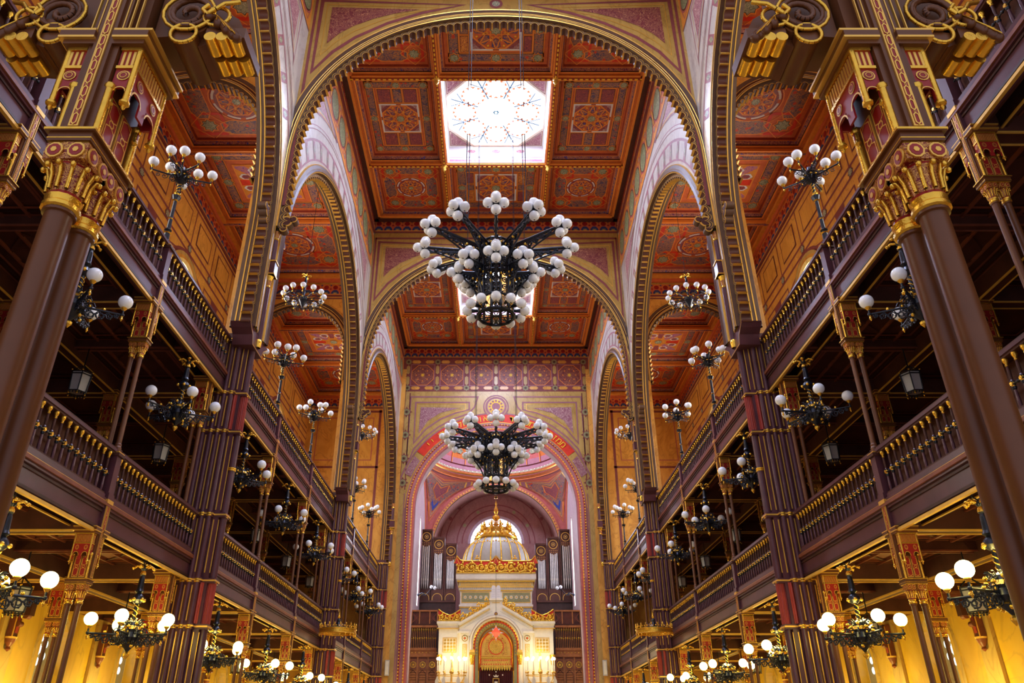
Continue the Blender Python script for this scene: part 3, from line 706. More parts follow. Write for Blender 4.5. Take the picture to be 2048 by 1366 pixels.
# ---- nave ceilings
GZ = 20.92
XS = (-5.25, -2.3, -1.95, 1.95, 2.3, 5.25)
def nave_bay(c):
    mb = MB(); M = lambda u, v, d: (u, c+v, GZ-d)
    L = 6.0
    us = ((-5.12, -2.24), (-1.98, 1.98), (2.24, 5.12)); vs = ((-5.78, -2.42), (-2.15, 2.15), (2.42, 5.78))
    # plate with rectangular openings
    cu = [-5.6, -5.12, -2.24, -1.98, 1.98, 2.24, 5.12, 5.6]; cv = [-6.2, -5.78, -2.42, -2.15, 2.15, 2.42, 5.78, 6.2]
    for i in range(7):
        for j in range(7):
            if i % 2 and j % 2: continue
            mb.rect(cu[i], cu[i+1], cv[j], cv[j+1], M, 0, 'rib_orange')
    # cove between frieze and plate
    for MM, a, b in (((lambda u, v, d: (-NX+d, c+u, v)), -5.9, 5.9), ((lambda u, v, d: (NX-d, c+u, v)), -5.9, 5.9), ((lambda u, v, d: (u, c-5.9+d, v)), -5.5, 5.5), ((lambda u, v, d: (u, c+5.9-d, v)), -5.5, 5.5)):
        mb.mbox(MM, a, b, GZ-.12, GZ, 0, .30, 'strap'); mb.mbox(MM, a, b, GZ-.16, GZ-.12, 0, .22, 'dark_band'); mb.mbox(MM, a, b, GZ-.05, GZ+.005, 0, .36, 'rib_orange')
    # dotted rib lines
    for x in (-2.115, 2.115):
        mb.mbox(M, x-.10, x+.10, -5.9, 5.9, -.02, .06, 'strap'); mb.mbox(M, x-.05, x+.05, -5.9, 5.9, 0, .10, 'terracotta_dark')
        for k in range(60): mb.mbox(M, x-.025, x+.025, -5.8+k*.195, -5.8+k*.195+.11, .09, .12, 'yellow')
    for y in (-2.3, 2.3):
        mb.mbox(M, -5.3, 5.3, y-.11, y+.11, -.02, .05, 'strap'); mb.mbox(M, -5.3, 5.3, y-.05, y+.05, 0, .08, 'terracotta_dark')
        for k in range(54): mb.mbox(M, -5.2+k*.195, -5.2+k*.195+.11, y-.025, y+.025, .07, .10, 'yellow')
    for i, (u0, u1) in enumerate(us):
        for j, (v0, v1) in enumerate(vs):
            if i == 1 and j == 1: continue
            fn = coffer_round if (i != 1 and j != 1) else coffer_star
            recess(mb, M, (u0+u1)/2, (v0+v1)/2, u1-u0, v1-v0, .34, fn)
    # roof light shaft, pale stepped frame, octagon
    st = [(1.98, 2.15, 0), (1.98, 2.15, -.22), (1.94, 2.08, -.26), (1.92, 1.86, -.60)]
    for a, b in zip(st[:-1], st[1:]):
        A = [(-a[0], -a[1]), (a[0], -a[1]), (a[0], a[1]), (-a[0], a[1])]; B = [(-b[0], -b[1]), (b[0], -b[1]), (b[0], b[1]), (-b[0], b[1])]
        mb.add([M(u, v, a[2]) for u, v in A]+[M(u, v, b[2]) for u, v in B], [(i, (i+1) % 4, 4+(i+1) % 4, 4+i) for i in range(4)], 'white_paint')
    for sg in (-1, 1):
        Mx = lambda u, v, d: M(u, sg*(2.145-d), -v)
        mb.rect(-1.9, 1.9, .05, .16, Mx, .004, 'lilac_star')
        def Ms(u, v, d): f = v; return M(u, sg*(2.08-.22*f-d), -.26-.34*f)
        for q in range(7): mb.disc(((q-3)*.5, .5), .17, (lambda u, v, d: M(u, sg*(2.08-.22*(v)-d), -.26-.34*v)), .01, 'lilac_star' if q == 3 else 'ornament_mauve', 12) if q in (1, 3, 5) else None
    hu, hv, k = 1.90, 1.84, 1.0
    octo = [(-hu+k, -hv), (hu-k, -hv), (hu, -hv+k), (hu, hv-k), (hu-k, hv), (-hu+k, hv), (-hu, hv-k), (-hu, -hv+k)]
    for su in (-1, 1):
        for sv in (-1, 1):
            tri = [(su*hu, sv*hv), (su*(hu-k), sv*hv), (su*hu, sv*(hv-k))]
            mb.flat(tri, M, -.59, 'ivory'); cx_, cy_ = su*(hu-k*.3), sv*(hv-k*.3)
            mb.line([(cx_+(x-cx_)*.82, cy_+(y-cy_)*.82) for x, y in tri], .03, M, -.585, 'wine', True); mb.flat([(cx_+(x-cx_)*.70, cy_+(y-cy_)*.70) for x, y in tri], M, -.58, 'ornament_mauve')
    mb.line(octo, .09, M, -.585, 'ivory', True)
    ob = mb.build('ceiling'); struct(ob)
    g = MB(); Mg = lambda u, v, d: (u, c+v, GZ+.64-d)
    g.flat(octo, Mg, 0, 'glass_soft'); g.disc((0, 0), .72, Mg, .006, 'daylight_glass', 16)
    for i in range(8):
        t = 2*pi*i/8; cc = (1.22*cos(t), 1.18*sin(t)); r = .46
        g.disc(cc, r, Mg, .006, 'daylight_glass', 16)
        for j in range(12):
            a = 2*pi*j/12; g.flat([(cc[0]+r*1.02*cos(a-.22), cc[1]+r*1.02*sin(a-.22)), (cc[0]+r*1.02*cos(a+.22), cc[1]+r*1.02*sin(a+.22)), (cc[0]+r*.72*cos(a), cc[1]+r*.72*sin(a))], Mg, .012, 'glass_peach')
        t2 = t+pi/8; g.line([(.75*cos(t2), .75*sin(t2)), (1.85*cos(t2), 1.80*sin(t2))], .045, Mg, .02, 'glass_blue')
        for sg in (-1, 1): g.line([(1.35*cos(t2), 1.32*sin(t2)), (1.78*cos(t2+sg*.2), 1.74*sin(t2+sg*.2))], .035, Mg, .02, 'glass_blue')
    g.ring((0, 0), .05, .12, Mg, .02, 'glass_blue', 8); g.line(octo, .05, Mg, .016, 'glass_peach', True)
    og = g.build('window_skylight'); og['kind'] = 'structure'
for c in CENT: nave_bay(c)
# turned gold bosses where the ribs cross: part of the ceiling
mb = MB()
for c in CENT:
    for x in (-2.115, 2.115):
        for y in (-2.3, 2.3):
            mb.lathe([(.001, -.34), (.05, -.30), (.09, -.22), (.05, -.15), (.11, -.08), (.12, 0)], 'gold_paint', (x, c+y, GZ), 10)
struct(mb.build('ceiling_boss'))
# ---- aisle ceilings
AZ = 17.77
for s in (-1, 1):
    for c in CENT:
        mb = MB(); M = lambda u, v, d: (s*u, c+v, AZ-d)
        a0, a1 = AX, OX; vs = ((-5.75, -2.1), (-1.85, 1.85), (2.1, 5.75)); cu = [a0, a0+.35, a1-.35, a1]; cv = [-6.2, -5.75, -2.1, -1.85, 1.85, 2.1, 5.75, 6.2]
        for i in range(3):
            for j in range(7):
                if i == 1 and j % 2: continue
                mb.rect(cu[i], cu[i+1], cv[j], cv[j+1], M, 0, 'rib_orange')
        for v in (-1.975, 1.975): mb.mbox(M, a0, a1, v-.12, v+.12, 0, .10, 'strap'); mb.mbox(M, a0, a1, v-.04, v+.04, .09, .13, 'ornament_violet')
        for j, (v0, v1) in enumerate(vs):
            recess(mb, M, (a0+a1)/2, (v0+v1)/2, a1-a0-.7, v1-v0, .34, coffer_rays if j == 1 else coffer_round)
        for MM, a, b in (((lambda u, v, d: (s*(AX+d), c+u, v)), -6, 6), ((lambda u, v, d: (s*(OX-d), c+u, v)), -6, 6), ((lambda u, v, d: (s*u, c-5.9+d, v)), AX, OX), ((lambda u, v, d: (s*u, c+5.9-d, v)), AX, OX)):
            mb.mbox(MM, a, b, 17.50, 17.67, 0, .12, 'terracotta'); mb.mbox(MM, a, b, 17.65, 17.78, 0, .24, 'ochre')
        struct(mb.build('ceiling_aisle'))
# ------------------------------------------------------------------ galleries
ST = (3.1, 7.25, 11.4, 15.3, 19.43, 23.57, 27.7, 31.83, 35.97, 39.95)
ORD = ('first', 'second', 'third', 'fourth', 'fifth', 'sixth', 'seventh', 'eighth', 'ninth', 'tenth')
LEV = (('lower', 2.8), ('upper', 6.8))
for s in (-1, 1):
    for lv, h0 in LEV:
        mb = MB(); X = lambda x: s*x
        def bx(x0, x1, y0, y1, z0, z1, mt): mb.box(min(s*x0, s*x1), max(s*x0, s*x1), y0, y1, z0, z1, mt)
        y0, y1 = (2.0, 39.8)
        bx(6.02, 6.09, y0, y1, h0, h0+.36, 'wood_purple'); bx(6.09, 6.22, y0, y1, h0+.10, h0+.36, 'wood'); bx(5.99, 6.04, y0, y1, h0-.02, h0+.025, 'gold_paint')
        bx(6.0, 6.1, y0, y1, h0+.05, h0+.09, 'wood_dark'); bx(6.0, 6.1, y0, y1, h0+.30, h0+.33, 'wood_dark')
        bx(5.985, 6.2, y0, y1, h0+.36, h0+.40, 'wood_purple'); bx(5.955, 6.2, y0, y1, h0+.40, h0+.455, 'wood_red'); bx(5.975, 6.2, y0, y1, h0+.455, h0+.47, 'gold_line'); bx(5.99, 6.25, y0, y1, h0+.47, h0+.52, 'wood_purple')
        bx(6.2, 10.6, y0, y1, h0+.34, h0+.46, 'wood_red' if lv == 'lower' else 'wood')
        bx(6.42, 6.50, y0, y1, h0+.10, h0+.34, 'wood_dark'); bx(6.41, 6.44, y0, y1, h0+.08, h0+.10, 'gold_paint')
        for i, Y in enumerate(ST[:-1]):
            for Yb, w, dz in ((Y, .11, 0.), ((Y+ST[i+1])/2, .07, .14)):
                bx(6.2, 10.6, Yb-w, Yb+w, h0+.02+dz, h0+.36, 'wood')
                for q in (-1, 1): bx(6.25, 10.6, Yb+q*w-.011, Yb+q*w+.011, h0+.0+dz, h0+.03+dz, 'gold_paint' if dz == 0 else 'wood_red')
            m0, m1 = Y+.16, (Y+ST[i+1])/2-.09
            for a, b in ((m0, m1), ((Y+ST[i+1])/2+.09, ST[i+1]-.16)):
                for x0_, x1_ in ((6.6, 8.4), (8.8, 10.5)):
                    for k, mt in ((.0, 'wood_red'), (.10, 'wood_dark'), (.2, 'wood_red')):
                        q = [(x0_+k, a+k), (x1_-k, a+k), (x1_-k, b-k), (x0_+k, b-k)]
                        mb.line([(s*u, v) for u, v in q], .05, (lambda u, v, d: (u, v, h0+.335-d)), .01+k*.05, mt, True)
                    cx, cy = (x0_+x1_)/2, (a+b)/2; hw, hh = (x1_-x0_)/2-.3, (b-a)/2-.3
                    mb.line([(s*(cx-hw), cy), (s*cx, cy+hh), (s*(cx+hw), cy), (s*cx, cy-hh)], .05, (lambda u, v, d: (u, v, h0+.335-d)), .02, 'wood', True)
        bx(8.41, 8.59, y0, y1, h0+.0, h0+.36, 'wood'); bx(8.40, 8.415, y0, y1, h0-.02, h0+.02, 'gold_paint'); bx(8.585, 8.60, y0, y1, h0-.02, h0+.02, 'gold_paint')
        for k in range(4): bx(6.7+k*.42, 6.74+k*.42, y0, y1, h0+.29, h0+.34, 'wood_red')
        struct(mb.build('gallery_floor'))
# the balustrades
def make_balustrade(n, length):
    t = thing('balustrade', 'x', 'balustrade')
    L = length/2
    p = MB(); p.box(-.09, .09, -L, L, 0, .05, 'wood_purple'); p.box(-.07, .07, -L, L, .05, .08, 'wood'); p.build('plinth', t)
    p = MB(); p.box(-.08, .08, -L, L, .70, .73, 'wood'); p.box(-.10, .10, -L, L, .73, .775, 'wood_purple'); p.box(-.085, .085, -L, L, .775, .80, 'wood'); p.build('handrail', t)
    p = MB(); p.box(.085, .10, -L, L, .03, .72, 'wood'); p.build('back_panel', t)
    p = MB(); p.tube((-.045, -L, .375), (-.045, L, .375), .012, 'iron', n=6)
    for i in range(n):
        y = -L+length*(i+.5)/n; p.sphere((-.045, y-length/n/2, .375), .022, 'iron', 6, 5); p.tube((-.075, y, .375), (-.05, y, .375), .026, 'gold', n=8)
    p.build('middle_rail', t)
    prof = [(.030, 0), (.030, .03, 'iron'), (.020, .045, 'iron'), (.026, .06, 'iron'), (.020, .08, 'wood_purple'), (.024, .16, 'wood_purple'), (.017, .30, 'wood_purple'), (.026, .315, 'iron'), (.030, .34, 'iron'),
            (.024, .355, 'gold'), (.032, .375, 'iron'), (.024, .395, 'gold'), (.026, .41, 'iron'), (.016, .43, 'wood_purple'), (.020, .52, 'wood'), (.016, .60, 'wood'), (.024, .61, 'gold'), (.018, .63, 'gold'), (.036, .675, 'gold'), (.036, .70, 'gold')]
    first = None
    for i in range(n):
        y = -L+length*(i+.5)/n
        if first is None:
            p = MB(); p.lathe(prof, 'wood_purple', (0, 0, .0), 8); first = p.build('baluster', t, (-.045, y, 0))
        else:
            c = first.copy(); COL.objects.link(c); c.parent = t; c.location = (-.045, y, 0)
    return t
bal = {}
for s in (-1, 1):
    for lv, h0 in LEV:
        for i in range(len(ST)-1):
            a, b = ST[i]+(.33 if i in (3, 6) else .1), ST[i+1]-(.33 if i+1 in (3, 6) else .9 if i+1 == 9 else .12)
            Ln = round(b-a, 2)
            side = SIDE[s]
            where = ('next to the camera end', 'crossed by the big near columns', 'just before the first pier', 'just past the first pier', 'midway between the two piers', 'just before the second pier',
                     'just past the second pier', 'midway from the second pier to the end wall', 'against the painted end wall')[i]
            lab = '%s gallery balustrade, %s side, %s' % (lv, side, where)
            gp = 'balustrades of the galleries'
            key = Ln
            if key not in bal: bal[key] = t = make_balustrade(22, Ln); t.location = (s*6.09, (a+b)/2, h0+.52); t.rotation_euler = (0, 0, 0 if s > 0 else pi); t['label'] = lab; t['group'] = gp
            else: dup(bal[key], (s*6.09, (a+b)/2, h0+.52), 0 if s > 0 else pi, lab, gp)
# the posts: local origin on the axis at the foot of the capital, +x towards the aisle
def capital_part(p, y, k=1., kr=1.):
    i0 = len(p.v)
    prof = [(.058, -.03, 'gold'), (.070, -.02, 'gold'), (.070, .0, 'gold'), (.060, .01, 'gold'), (.068, .03, 'gold'), (.060, .045, 'deep_red'), (.068, .12, 'capital_relief'), (.078, .150, 'capital_relief'), (.074, .16, 'deep_red'), (.085, .24, 'capital_relief')]
    p.lathe([(.056, -.035)]+prof, 'capital_relief', (0, y, 0), 14)
    p.box(-.082, .082, y-.082, y+.082, .165, .235, 'capital_relief')
    for q in range(12):      # curling leaf tips
        a = 2*pi*q/12; p.ptube([(r_*cos(a), y+r_*sin(a), z_) for r_, z_ in ((.067, .05), (.072, .11), (.086, .145), (.100, .142))], .008, 'gold', 5)
        p.sphere((.098*cos(a), y+.098*sin(a), .138), .012, 'gold', 6, 4)
    for q in range(4):       # scroll roundels on the block
        a = pi/2*q
        for w in (-.042, .042):
            c = (.083*cos(a)-w*sin(a), y+.083*sin(a)+w*cos(a), .20); e = (c[0]+.006*cos(a), c[1]+.006*sin(a), c[2])
            p.tube(c, e, .034, 'gold_line', n=10); p.tube(e, (e[0]+.002*cos(a), e[1]+.002*sin(a), e[2]), .026, 'deep_red', n=10)
            p.tube(e, (e[0]+.004*cos(a), e[1]+.004*sin(a), e[2]), .012, 'gold_line', n=6)
    for i in range(i0, len(p.v)): v = p.v[i]; p.v[i] = (v[0]*kr, y+(v[1]-y)*kr, v[2]*k if v[2] > 0 else v[2])
def red_panel(p, M, u0, u1, v0, v1):
    p.mbox(M, u0, u1, v0, v1, 0, .008, 'gold_line'); p.mbox(M, u0+.01, u1-.01, v0+.01, v1-.01, .0, .010, 'deep_red')
    w = (u1-u0)/2-.014; c = (u0+u1)/2; n = max(1, int((v1-v0)/(.085+w))); st = (v1-v0)/n
    for i in range(n):
        z = v0+(i+.5)*st
        p.line([(c-w, z-st*.26), (c, z-st*.40), (c+w, z-st*.26), (c+w, z+st*.26), (c, z+st*.40), (c-w, z+st*.26)], .007, M, .012, 'gold_line', True)
        p.ring((c, z+st*.5), w*.42, w*.62, M, .0125, 'gold_line', 8) if i < n-1 else None
def make_post(name, shaft_h, newel=True, ys=.10, kc=1., kr=1., turn=True):
    t = thing(name, 'x', 'post'); dz = .235*(kc-1)
    for y in (-ys, ys):
        p = MB(); p.lathe([(.075, -shaft_h), (.075, -shaft_h+.06), (.062, -shaft_h+.08), (.066, -shaft_h+.11), (.052, -shaft_h+.13), (.050, -.28), (.050, -.05), (.060, -.045), (.060, -.03)], 'column_brown', (0, y, 0), 20)
        p.v = [(v[0]*kr, y+(v[1]-y)*kr, v[2]) for v in p.v]; p.build('shaft', t)
        p = MB(); capital_part(p, y, kc, kr); p.build('capital', t)
    p = MB(); p.box(-.10, .10, -.20, .20, .235, .247, 'gold'); p.box(-.112, .112, -.212, .212, .247, .30, 'column_brown'); p.box(-.128, .128, -.228, .228, .30, .314, 'column_brown'); p.box(-.132, .132, -.232, .232, .306, .32, 'gold'); p.box(-.114, .114, -.214, .214, .262, .268, 'gold'); p.build('abacus', t, (0, 0, dz))
    p = MB(); zt = .96
    p.box(-.085, .085, -.19, .19, .32, zt, 'column_brown')
    for sy in (-1, 1):
        M = lambda u, v, d, sy=sy: (u, sy*(.19+d), v)
        p.mbox(M, -.05, .05, .32, zt+.1, 0, .02, 'column_brown'); M2 = lambda u, v, d: M(u, v, d+.02); red_panel(p, M2, -.026, .026, .34, zt+.06)
    for sx in (-1, 1):
        M = lambda u, v, d, sx=sx: (sx*(.085+d), u, v)
        for yy in (-.17, .17): p.tube((sx*.095, yy, .32), (sx*.095, yy, .66), .022, 'gold', n=10); p.sphere((sx*.095, yy, .665), .032, 'gold', 8, 5)
        red_panel(p, M, -.125, -.01, .34, .64); red_panel(p, M, .01, .125, .34, .64)
    p.build('bracket_box', t, (0, 0, dz))
    for sx in (-1, 1):
        p = MB(); x0, x1 = .085, .20
        M = lambda u, v, d, sx=sx: (sx*(x1+d), u, v)
        # long face with two roundels and a double arch, and two short faces
        def face(MM, u0, u1, k):
            zb, zc = .58, zt
            n = k; w = (u1-u0)/n
            pts = [(u0, zb)]
            for i in range(n):
                c = u0+(i+.5)*w; r = w*.30
                pts += [(c-r, zb), ]+[(c-r*cos(pi*j/6), zb+.05+r*sin(pi*j/6)) for j in range(7)]+[(c+r, zb)]
            pts += [(u1, zb), (u1, zc), (u0, zc)]
            # built from strips: lintel, then webs
            p.mbox(MM, u0, u1, zb+.05+w*.30, zc, -.012, .0, 'deep_red')
            for i in range(n+1):
                e = u0+i*w; a, b = max(u0, e-w*.20), min(u1, e+w*.20); p.mbox(MM, a, b, zb, zb+.06+w*.30, -.012, 0, 'deep_red')
            for i in range(n):
                c = u0+(i+.5)*w; p.ring((c, zb+.05), w*.30, w*.36, MM, .004, 'gold_line', 8, 0, pi)
                p.disc((c, zb+.17), min(.036, w*.36), MM, .004, 'gold_line', 12); p.disc((c, zb+.17), min(.028, w*.28), MM, .006, 'deep_red', 12); p.ring((c, zb+.17), min(.016, w*.16), min(.020, w*.2), MM, .008, 'gold_line', 10)
            p.mbox(MM, u0, u1, .80, .82, -.01, .010, 'gold'); p.mbox(MM, u0, u1, zc-.022, zc, -.01, .012, 'gold')
            m_ = max(3, int((u1-u0)/.028))
            for i in range(m_): e = u0+.01+(u1-u0-.02)*(i+.25)/m_; p.mbox(MM, e, e+(u1-u0)/m_*.4, .825, zc-.03, 0, .006, 'gold_line')
        face(M, -.17, .17, 2)
        for sy in (-1, 1):
            My = lambda u, v, d, sy=sy, sx=sx: (sx*u, sy*(.17+d), v); face(My, x0+.01, x1, 1)
            for xx in (x1-.004,):
                p.tube((sx*xx, sy*.166, .55), (sx*xx, sy*.166, zt), .017, 'gold', n=8)
                p.lathe([(.002, -.05), (.012, -.035), (.010, -.02), (.028, -.01), (.028, .005), (.018, .015)], 'gold', (sx*xx, sy*.166, .55), 8)
            p.lathe([(.002, -.05), (.012, -.035), (.010, -.02), (.022, -.01), (.016, .015)], 'gold', (sx*(x0+.02), sy*.155, .57), 8)
        p.box(min(sx*x0, sx*x1), max(sx*x0, sx*x1), -.16, .16, .90, zt, 'column_brown')
        p.build('pendant_bracket', t, (0, 0, dz))
    p = MB()
    for sx in (-1, 1):
        for sy in (-1, 1):
            x0_, x1_ = sorted((sx*.04, sx*.225)); y0_, y1_ = sorted((sy*.0, sy*.21))
            p.box(x0_, x1_, y0_, y1_, zt, zt+.03, 'column_brown'); x0_, x1_ = sorted((sx*.05, sx*.25)); y0_, y1_ = sorted((sy*.0, sy*.23)); p.box(x0_, x1_, y0_, y1_, zt+.03, zt+.045, 'gold_line')
            x0_, x1_ = sorted((sx*.05, sx*.245)); p.box(x0_, x1_, y0_, y1_, zt+.045, zt+.085, 'column_brown'); x0_, x1_ = sorted((sx*.05, sx*.265)); p.box(x0_, x1_, y0_, y1_, zt+.085, zt+.10, 'gold_line')
    p.build('cornice', t, (0, 0, dz))
    if turn:                 # gallery posts stand with the two columns one behind the other
        for ch in t.children:
            ch.location = (ch.location[1], ch.location[0], ch.location[2])
            for v in ch.data.vertices: v.co = (v.co[1]*.76, v.co[0]*.84, v.co[2])
            ch.data.flip_normals()
    if newel:
        p = MB()     # strip over the beam front and newel up to the rail; stands proud of the gallery front on the nave side (-x)
        p.box(-.16, -.04, -.075, .075, .98, 1.47, 'wood_purple')
        M = lambda u, v, d: (-.16-d, u, v)
        red_panel(p, M, -.035, .035, 1.02, 1.42); p.mbox(M, -.062, -.052, 1.0, 1.42, 0, .01, 'gold_line'); p.mbox(M, .052, .062, 1.0, 1.42, 0, .01, 'gold_line')
        p.box(-.18, .02, -.095, .095, 1.44, 1.50, 'gold_line'); p.box(-.17, .10, -.09, .09, 1.50, 1.60, 'wood_purple'); p.box(-.15, .10, -.08, .08, 1.60, 2.20, 'wood_purple')
        p.box(-.18, .11, -.10, .10, 2.20, 2.25, 'wood'); p.box(-.17, .11, -.10, .10, 2.25, 2.27, 'gold_line'); p.box(-.12, .08, -.09, .09, 2.27, 2.34, 'wood')
        p.build('newel', t)
    return t
PX = 6.13
post_lo = make_post('gallery_post', 3.1); post_up = make_post('gallery_post', 1.70)
pin = make_post('aisle_post', 3.1, newel=False); pin_up = make_post('aisle_post', 1.80, newel=False)
used = set()
def place(proto, loc, rz, lab, gp):
    if proto.name not in used:
        used.add(proto.name); proto.location = loc; proto.rotation_euler = (0, 0, rz); proto['label'] = lab; proto['group'] = gp; return proto
    return dup(proto, loc, rz, lab, gp)
SPOT = {7.25: 'beside the big near column', 11.4: 'last before the first pier', 14.60: 'touching the first pier', 19.43: 'first past the first pier', 23.57: 'second past the first pier',
        27.0: 'touching the second pier', 31.83: 'first past the second pier', 35.97: 'second past the second pier', 38.86: 'touching the end wall', 15.3: 'level with the first pier', 27.7: 'level with the second pier', 3.1: 'nearest the camera'}
for s in (-1, 1):
    rz = 0 if s > 0 else pi
    for Y in (7.25, 11.4, 14.60, 19.43, 23.57, 27.0, 31.83, 35.97, 38.86):
        nw = Y not in (14.60, 27.0, 38.86)
        if nw:
            place(post_lo, (s*PX, Y, 1.80), rz, 'post of the lower gallery, %s side, %s' % (SIDE[s], SPOT[Y]), 'twin posts of the galleries')
            place(post_up, (s*PX, Y, 5.80), rz, 'post of the upper gallery, %s side, %s' % (SIDE[s], SPOT[Y]), 'twin posts of the galleries')
        else:
            place(pin, (s*(PX+.1), Y, 1.80), rz, 'post of the lower gallery, %s side, %s' % (SIDE[s], SPOT[Y]), 'twin posts of the galleries')
            place(pin_up, (s*(PX+.1), Y, 5.80), rz, 'post of the upper gallery, %s side, %s' % (SIDE[s], SPOT[Y]), 'twin posts of the galleries')
    for Y in (7.25, 11.4, 15.3, 19.43, 23.57, 27.7, 31.83, 35.97):
        place(pin, (s*8.5, Y, 1.80), rz, 'inner post of the lower aisle, %s side, %s' % (SIDE[s], SPOT[Y]), 'posts in the middle of the aisles')
        place(pin_up, (s*8.5, Y, 5.80), rz, 'inner post of the first gallery, %s side, %s' % (SIDE[s], SPOT[Y]), 'posts in the middle of the aisles')
# ---- piers
def make_pier():
    t = thing('clustered_pier', 'x', 'pier')
    p = MB(); p.box(-.22, .34, -.25, .25, FL, 8.28, 'wood_purple'); p.box(-.40, -.2, -.15, .15, FL, 8.28, 'wood_purple'); p.build('core', t)
    for (x, y, r) in ((-.20, -.24, .060), (-.20, .24, .060), (-.04, -.27, .045), (-.04, .27, .045), (.12, -.27, .045), (.12, .27, .045), (.32, -.25, .060), (.32, .25, .060)):
        p = MB(); pr = [(r+.04, FL), (r+.04, FL+.15), (r+.015, FL+.2), (r, FL+.25)]
        for zb in (1.95, 2.80, 4.10, 5.90, 6.80, 8.10):
            pr += [(r, zb-.05), (r+.016, zb-.04, 'gold'), (r+.016, zb-.02, 'gold'), (r+.004, zb-.01, 'wood_purple'), (r+.018, zb, 'gold'), (r+.018, zb+.02, 'gold'), (r, zb+.03, 'gold')]
        p.lathe([q if len(q) == 3 else (q[0], q[1], 'wood_purple') for q in pr], 'wood_purple', (x, y, 0), 12); p.build('colonnette', t)
    for z0, z1 in ((2.0, 2.76), (5.95, 6.76)):          # red fluted lengths of the front shaft
        p = MB(); p.tube((-.46, 0, z0), (-.46, 0, z1), .090, 'flute_red', n=16)
        for k in range(14): a = 2*pi*k/14; p.tube((-.46+.092*cos(a), .092*sin(a), z0), (-.46+.092*cos(a), .092*sin(a), z1), .014, 'flute_red', n=6)
        p.box(-.34, -.20, -.17, .17, z0, z1, 'flute_red')
        for y in (-.17, .17): p.tube((-.28, y, z0), (-.28, y, z1), .03, 'flute_red', n=8)
        p.build('red_fluting', t)
    p = MB()
    for zb in (1.95, 2.80, 4.10, 5.90, 6.80, 8.12):
        p.box(-.30, .37, -.30, .30, zb-.015, zb+.015, 'gold_line'); p.box(-.28, .37, -.28, .28, zb-.06, zb-.015, 'wood_purple'); p.box(-.28, .37, -.28, .28, zb+.015, zb+.05, 'wood_purple')
        p.box(-.57, -.25, -.18, .18, zb-.015, zb+.015, 'gold_line'); p.box(-.55, -.25, -.16, .16, zb-.05, zb+.045, 'wood_purple')
    for y in (-.125, .125):
        for z0, z1 in ((-.9, 1.85), (2.95, 4.0), (4.2, 5.8), (6.9, 8.0)): p.box(-.415, -.395, y-.010, y+.010, z0, z1, 'gold_line')
    for x in (-.30, -.12, .04, .22):
        for z0, z1 in ((-.9, 1.85), (2.05, 2.7), (2.95, 4.0), (4.2, 5.8), (6.0, 6.7), (6.9, 8.0)):
            yy = .15 if x == -.30 else .25
            for sy in (-1, 1): p.box(x-.012, x+.012, min(sy*yy, sy*(yy+.018)), max(sy*yy, sy*(yy+.018)), z0, z1, 'gold_line')
    p.build('gold_banding', t)
    p = MB()      # tall front shaft with capital that carries the great arch
    pr = [(.13, FL, 'wood_purple'), (.13, FL+.2, 'wood_purple'), (.085, FL+.25, 'wood_purple')]
    for zb in (1.95, 2.80, 4.10, 5.10, 5.90, 6.80, 8.10): pr += [(.085, zb-.05, 'wood_purple'), (.105, zb-.04, 'gold'), (.105, zb-.02, 'gold'), (.09, zb-.01, 'gold'), (.108, zb, 'gold'), (.108, zb+.02, 'gold'), (.085, zb+.03, 'gold')]
    p.lathe(pr, 'wood_purple', (-.46, 0, 0), 14); pr = [(.09, 8.0, 'gold'), (.11, 8.15, 'gold'), (.085, 8.2, 'gold'), (.085, 9.62, 'wood_purple'), (.10, 9.64, 'gold'), (.075, 9.68, 'gold'), (.09, 9.82, 'capital_relief'), (.14, 9.93, 'gold'), (.12, 9.95, 'gold')]
    p.lathe(pr, 'wood_purple', (-.57, 0, 0), 14)
    p.box(-.73, -.44, -.15, .15, 9.95, 10.35, 'wood_purple'); p.box(-.75, -.44, -.17, .17, 9.95, 9.98, 'gold_line'); p.box(-.75, -.44, -.17, .17, 10.32, 10.35, 'gold_line')
    p.lathe([(.085, 10.35), (.085, 11.0), (.11, 11.02, 'gold'), (.09, 11.06, 'gold'), (.12, 11.25, 'capital_relief')], 'wood_purple', (-.58, 0, 0), 12)
    p.build('arch_shaft', t)
    return t
pier = make_pier(); used.add(pier.name); pk = 0
for s in (-1, 1):
    for Y, nm in ((15.3, 'the first and nearest of three'), (27.7, 'the second of three'), (39.5, 'half buried in the painted end wall')):
        lab = 'tall pier with gold bands on the %s, %s' % (SIDE[s], nm)
        rz = 0 if s > 0 else pi
        if pk == 0: pier.location = (s*6.0, Y, 0); pier.scale = (.88, .80, 1); pier.rotation_euler = (0, 0, rz); pier['label'] = lab; pier['group'] = 'piers'
        else: dup(pier, (s*6.0, Y, 0), rz, lab, 'piers')
        pk += 1
# ---- red painted brackets on the lower outer walls
def make_wb():
    t = thing('wall_bracket', 'x', 'bracket')
    p = MB(); p.box(-.14, 0, -.10, .10, 2.0, 2.8, 'wood_red'); p.box(-.16, 0, -.05, .05, 2.1, 2.8, 'flute_red')
    for y in (-.10, .10): p.box(-.155, -.14, y-.015, y+.015, 2.02, 2.75, 'gold_line')
    p.build('strip', t)
    p = MB(); p.lathe([(.002, 1.72), (.06, 1.77), (.04, 1.82), (.09, 1.90), (.12, 1.98), (.13, 2.02, 'gold_paint')], 'wood_red', (-.07, 0, 0), 10); p.build('pendant', t)
    p = MB(); p.box(-.40, 0, -.09, .09, 2.45, 2.8, 'wood'); p.tube((-.3, -.07, 2.45), (-.3, .07, 2.45), .07, 'wood_red', n=12); p.tube((-.18, -.07, 2.28), (-.18, .07, 2.28), .06, 'wood_red', n=12); p.build('scroll', t)
    return t
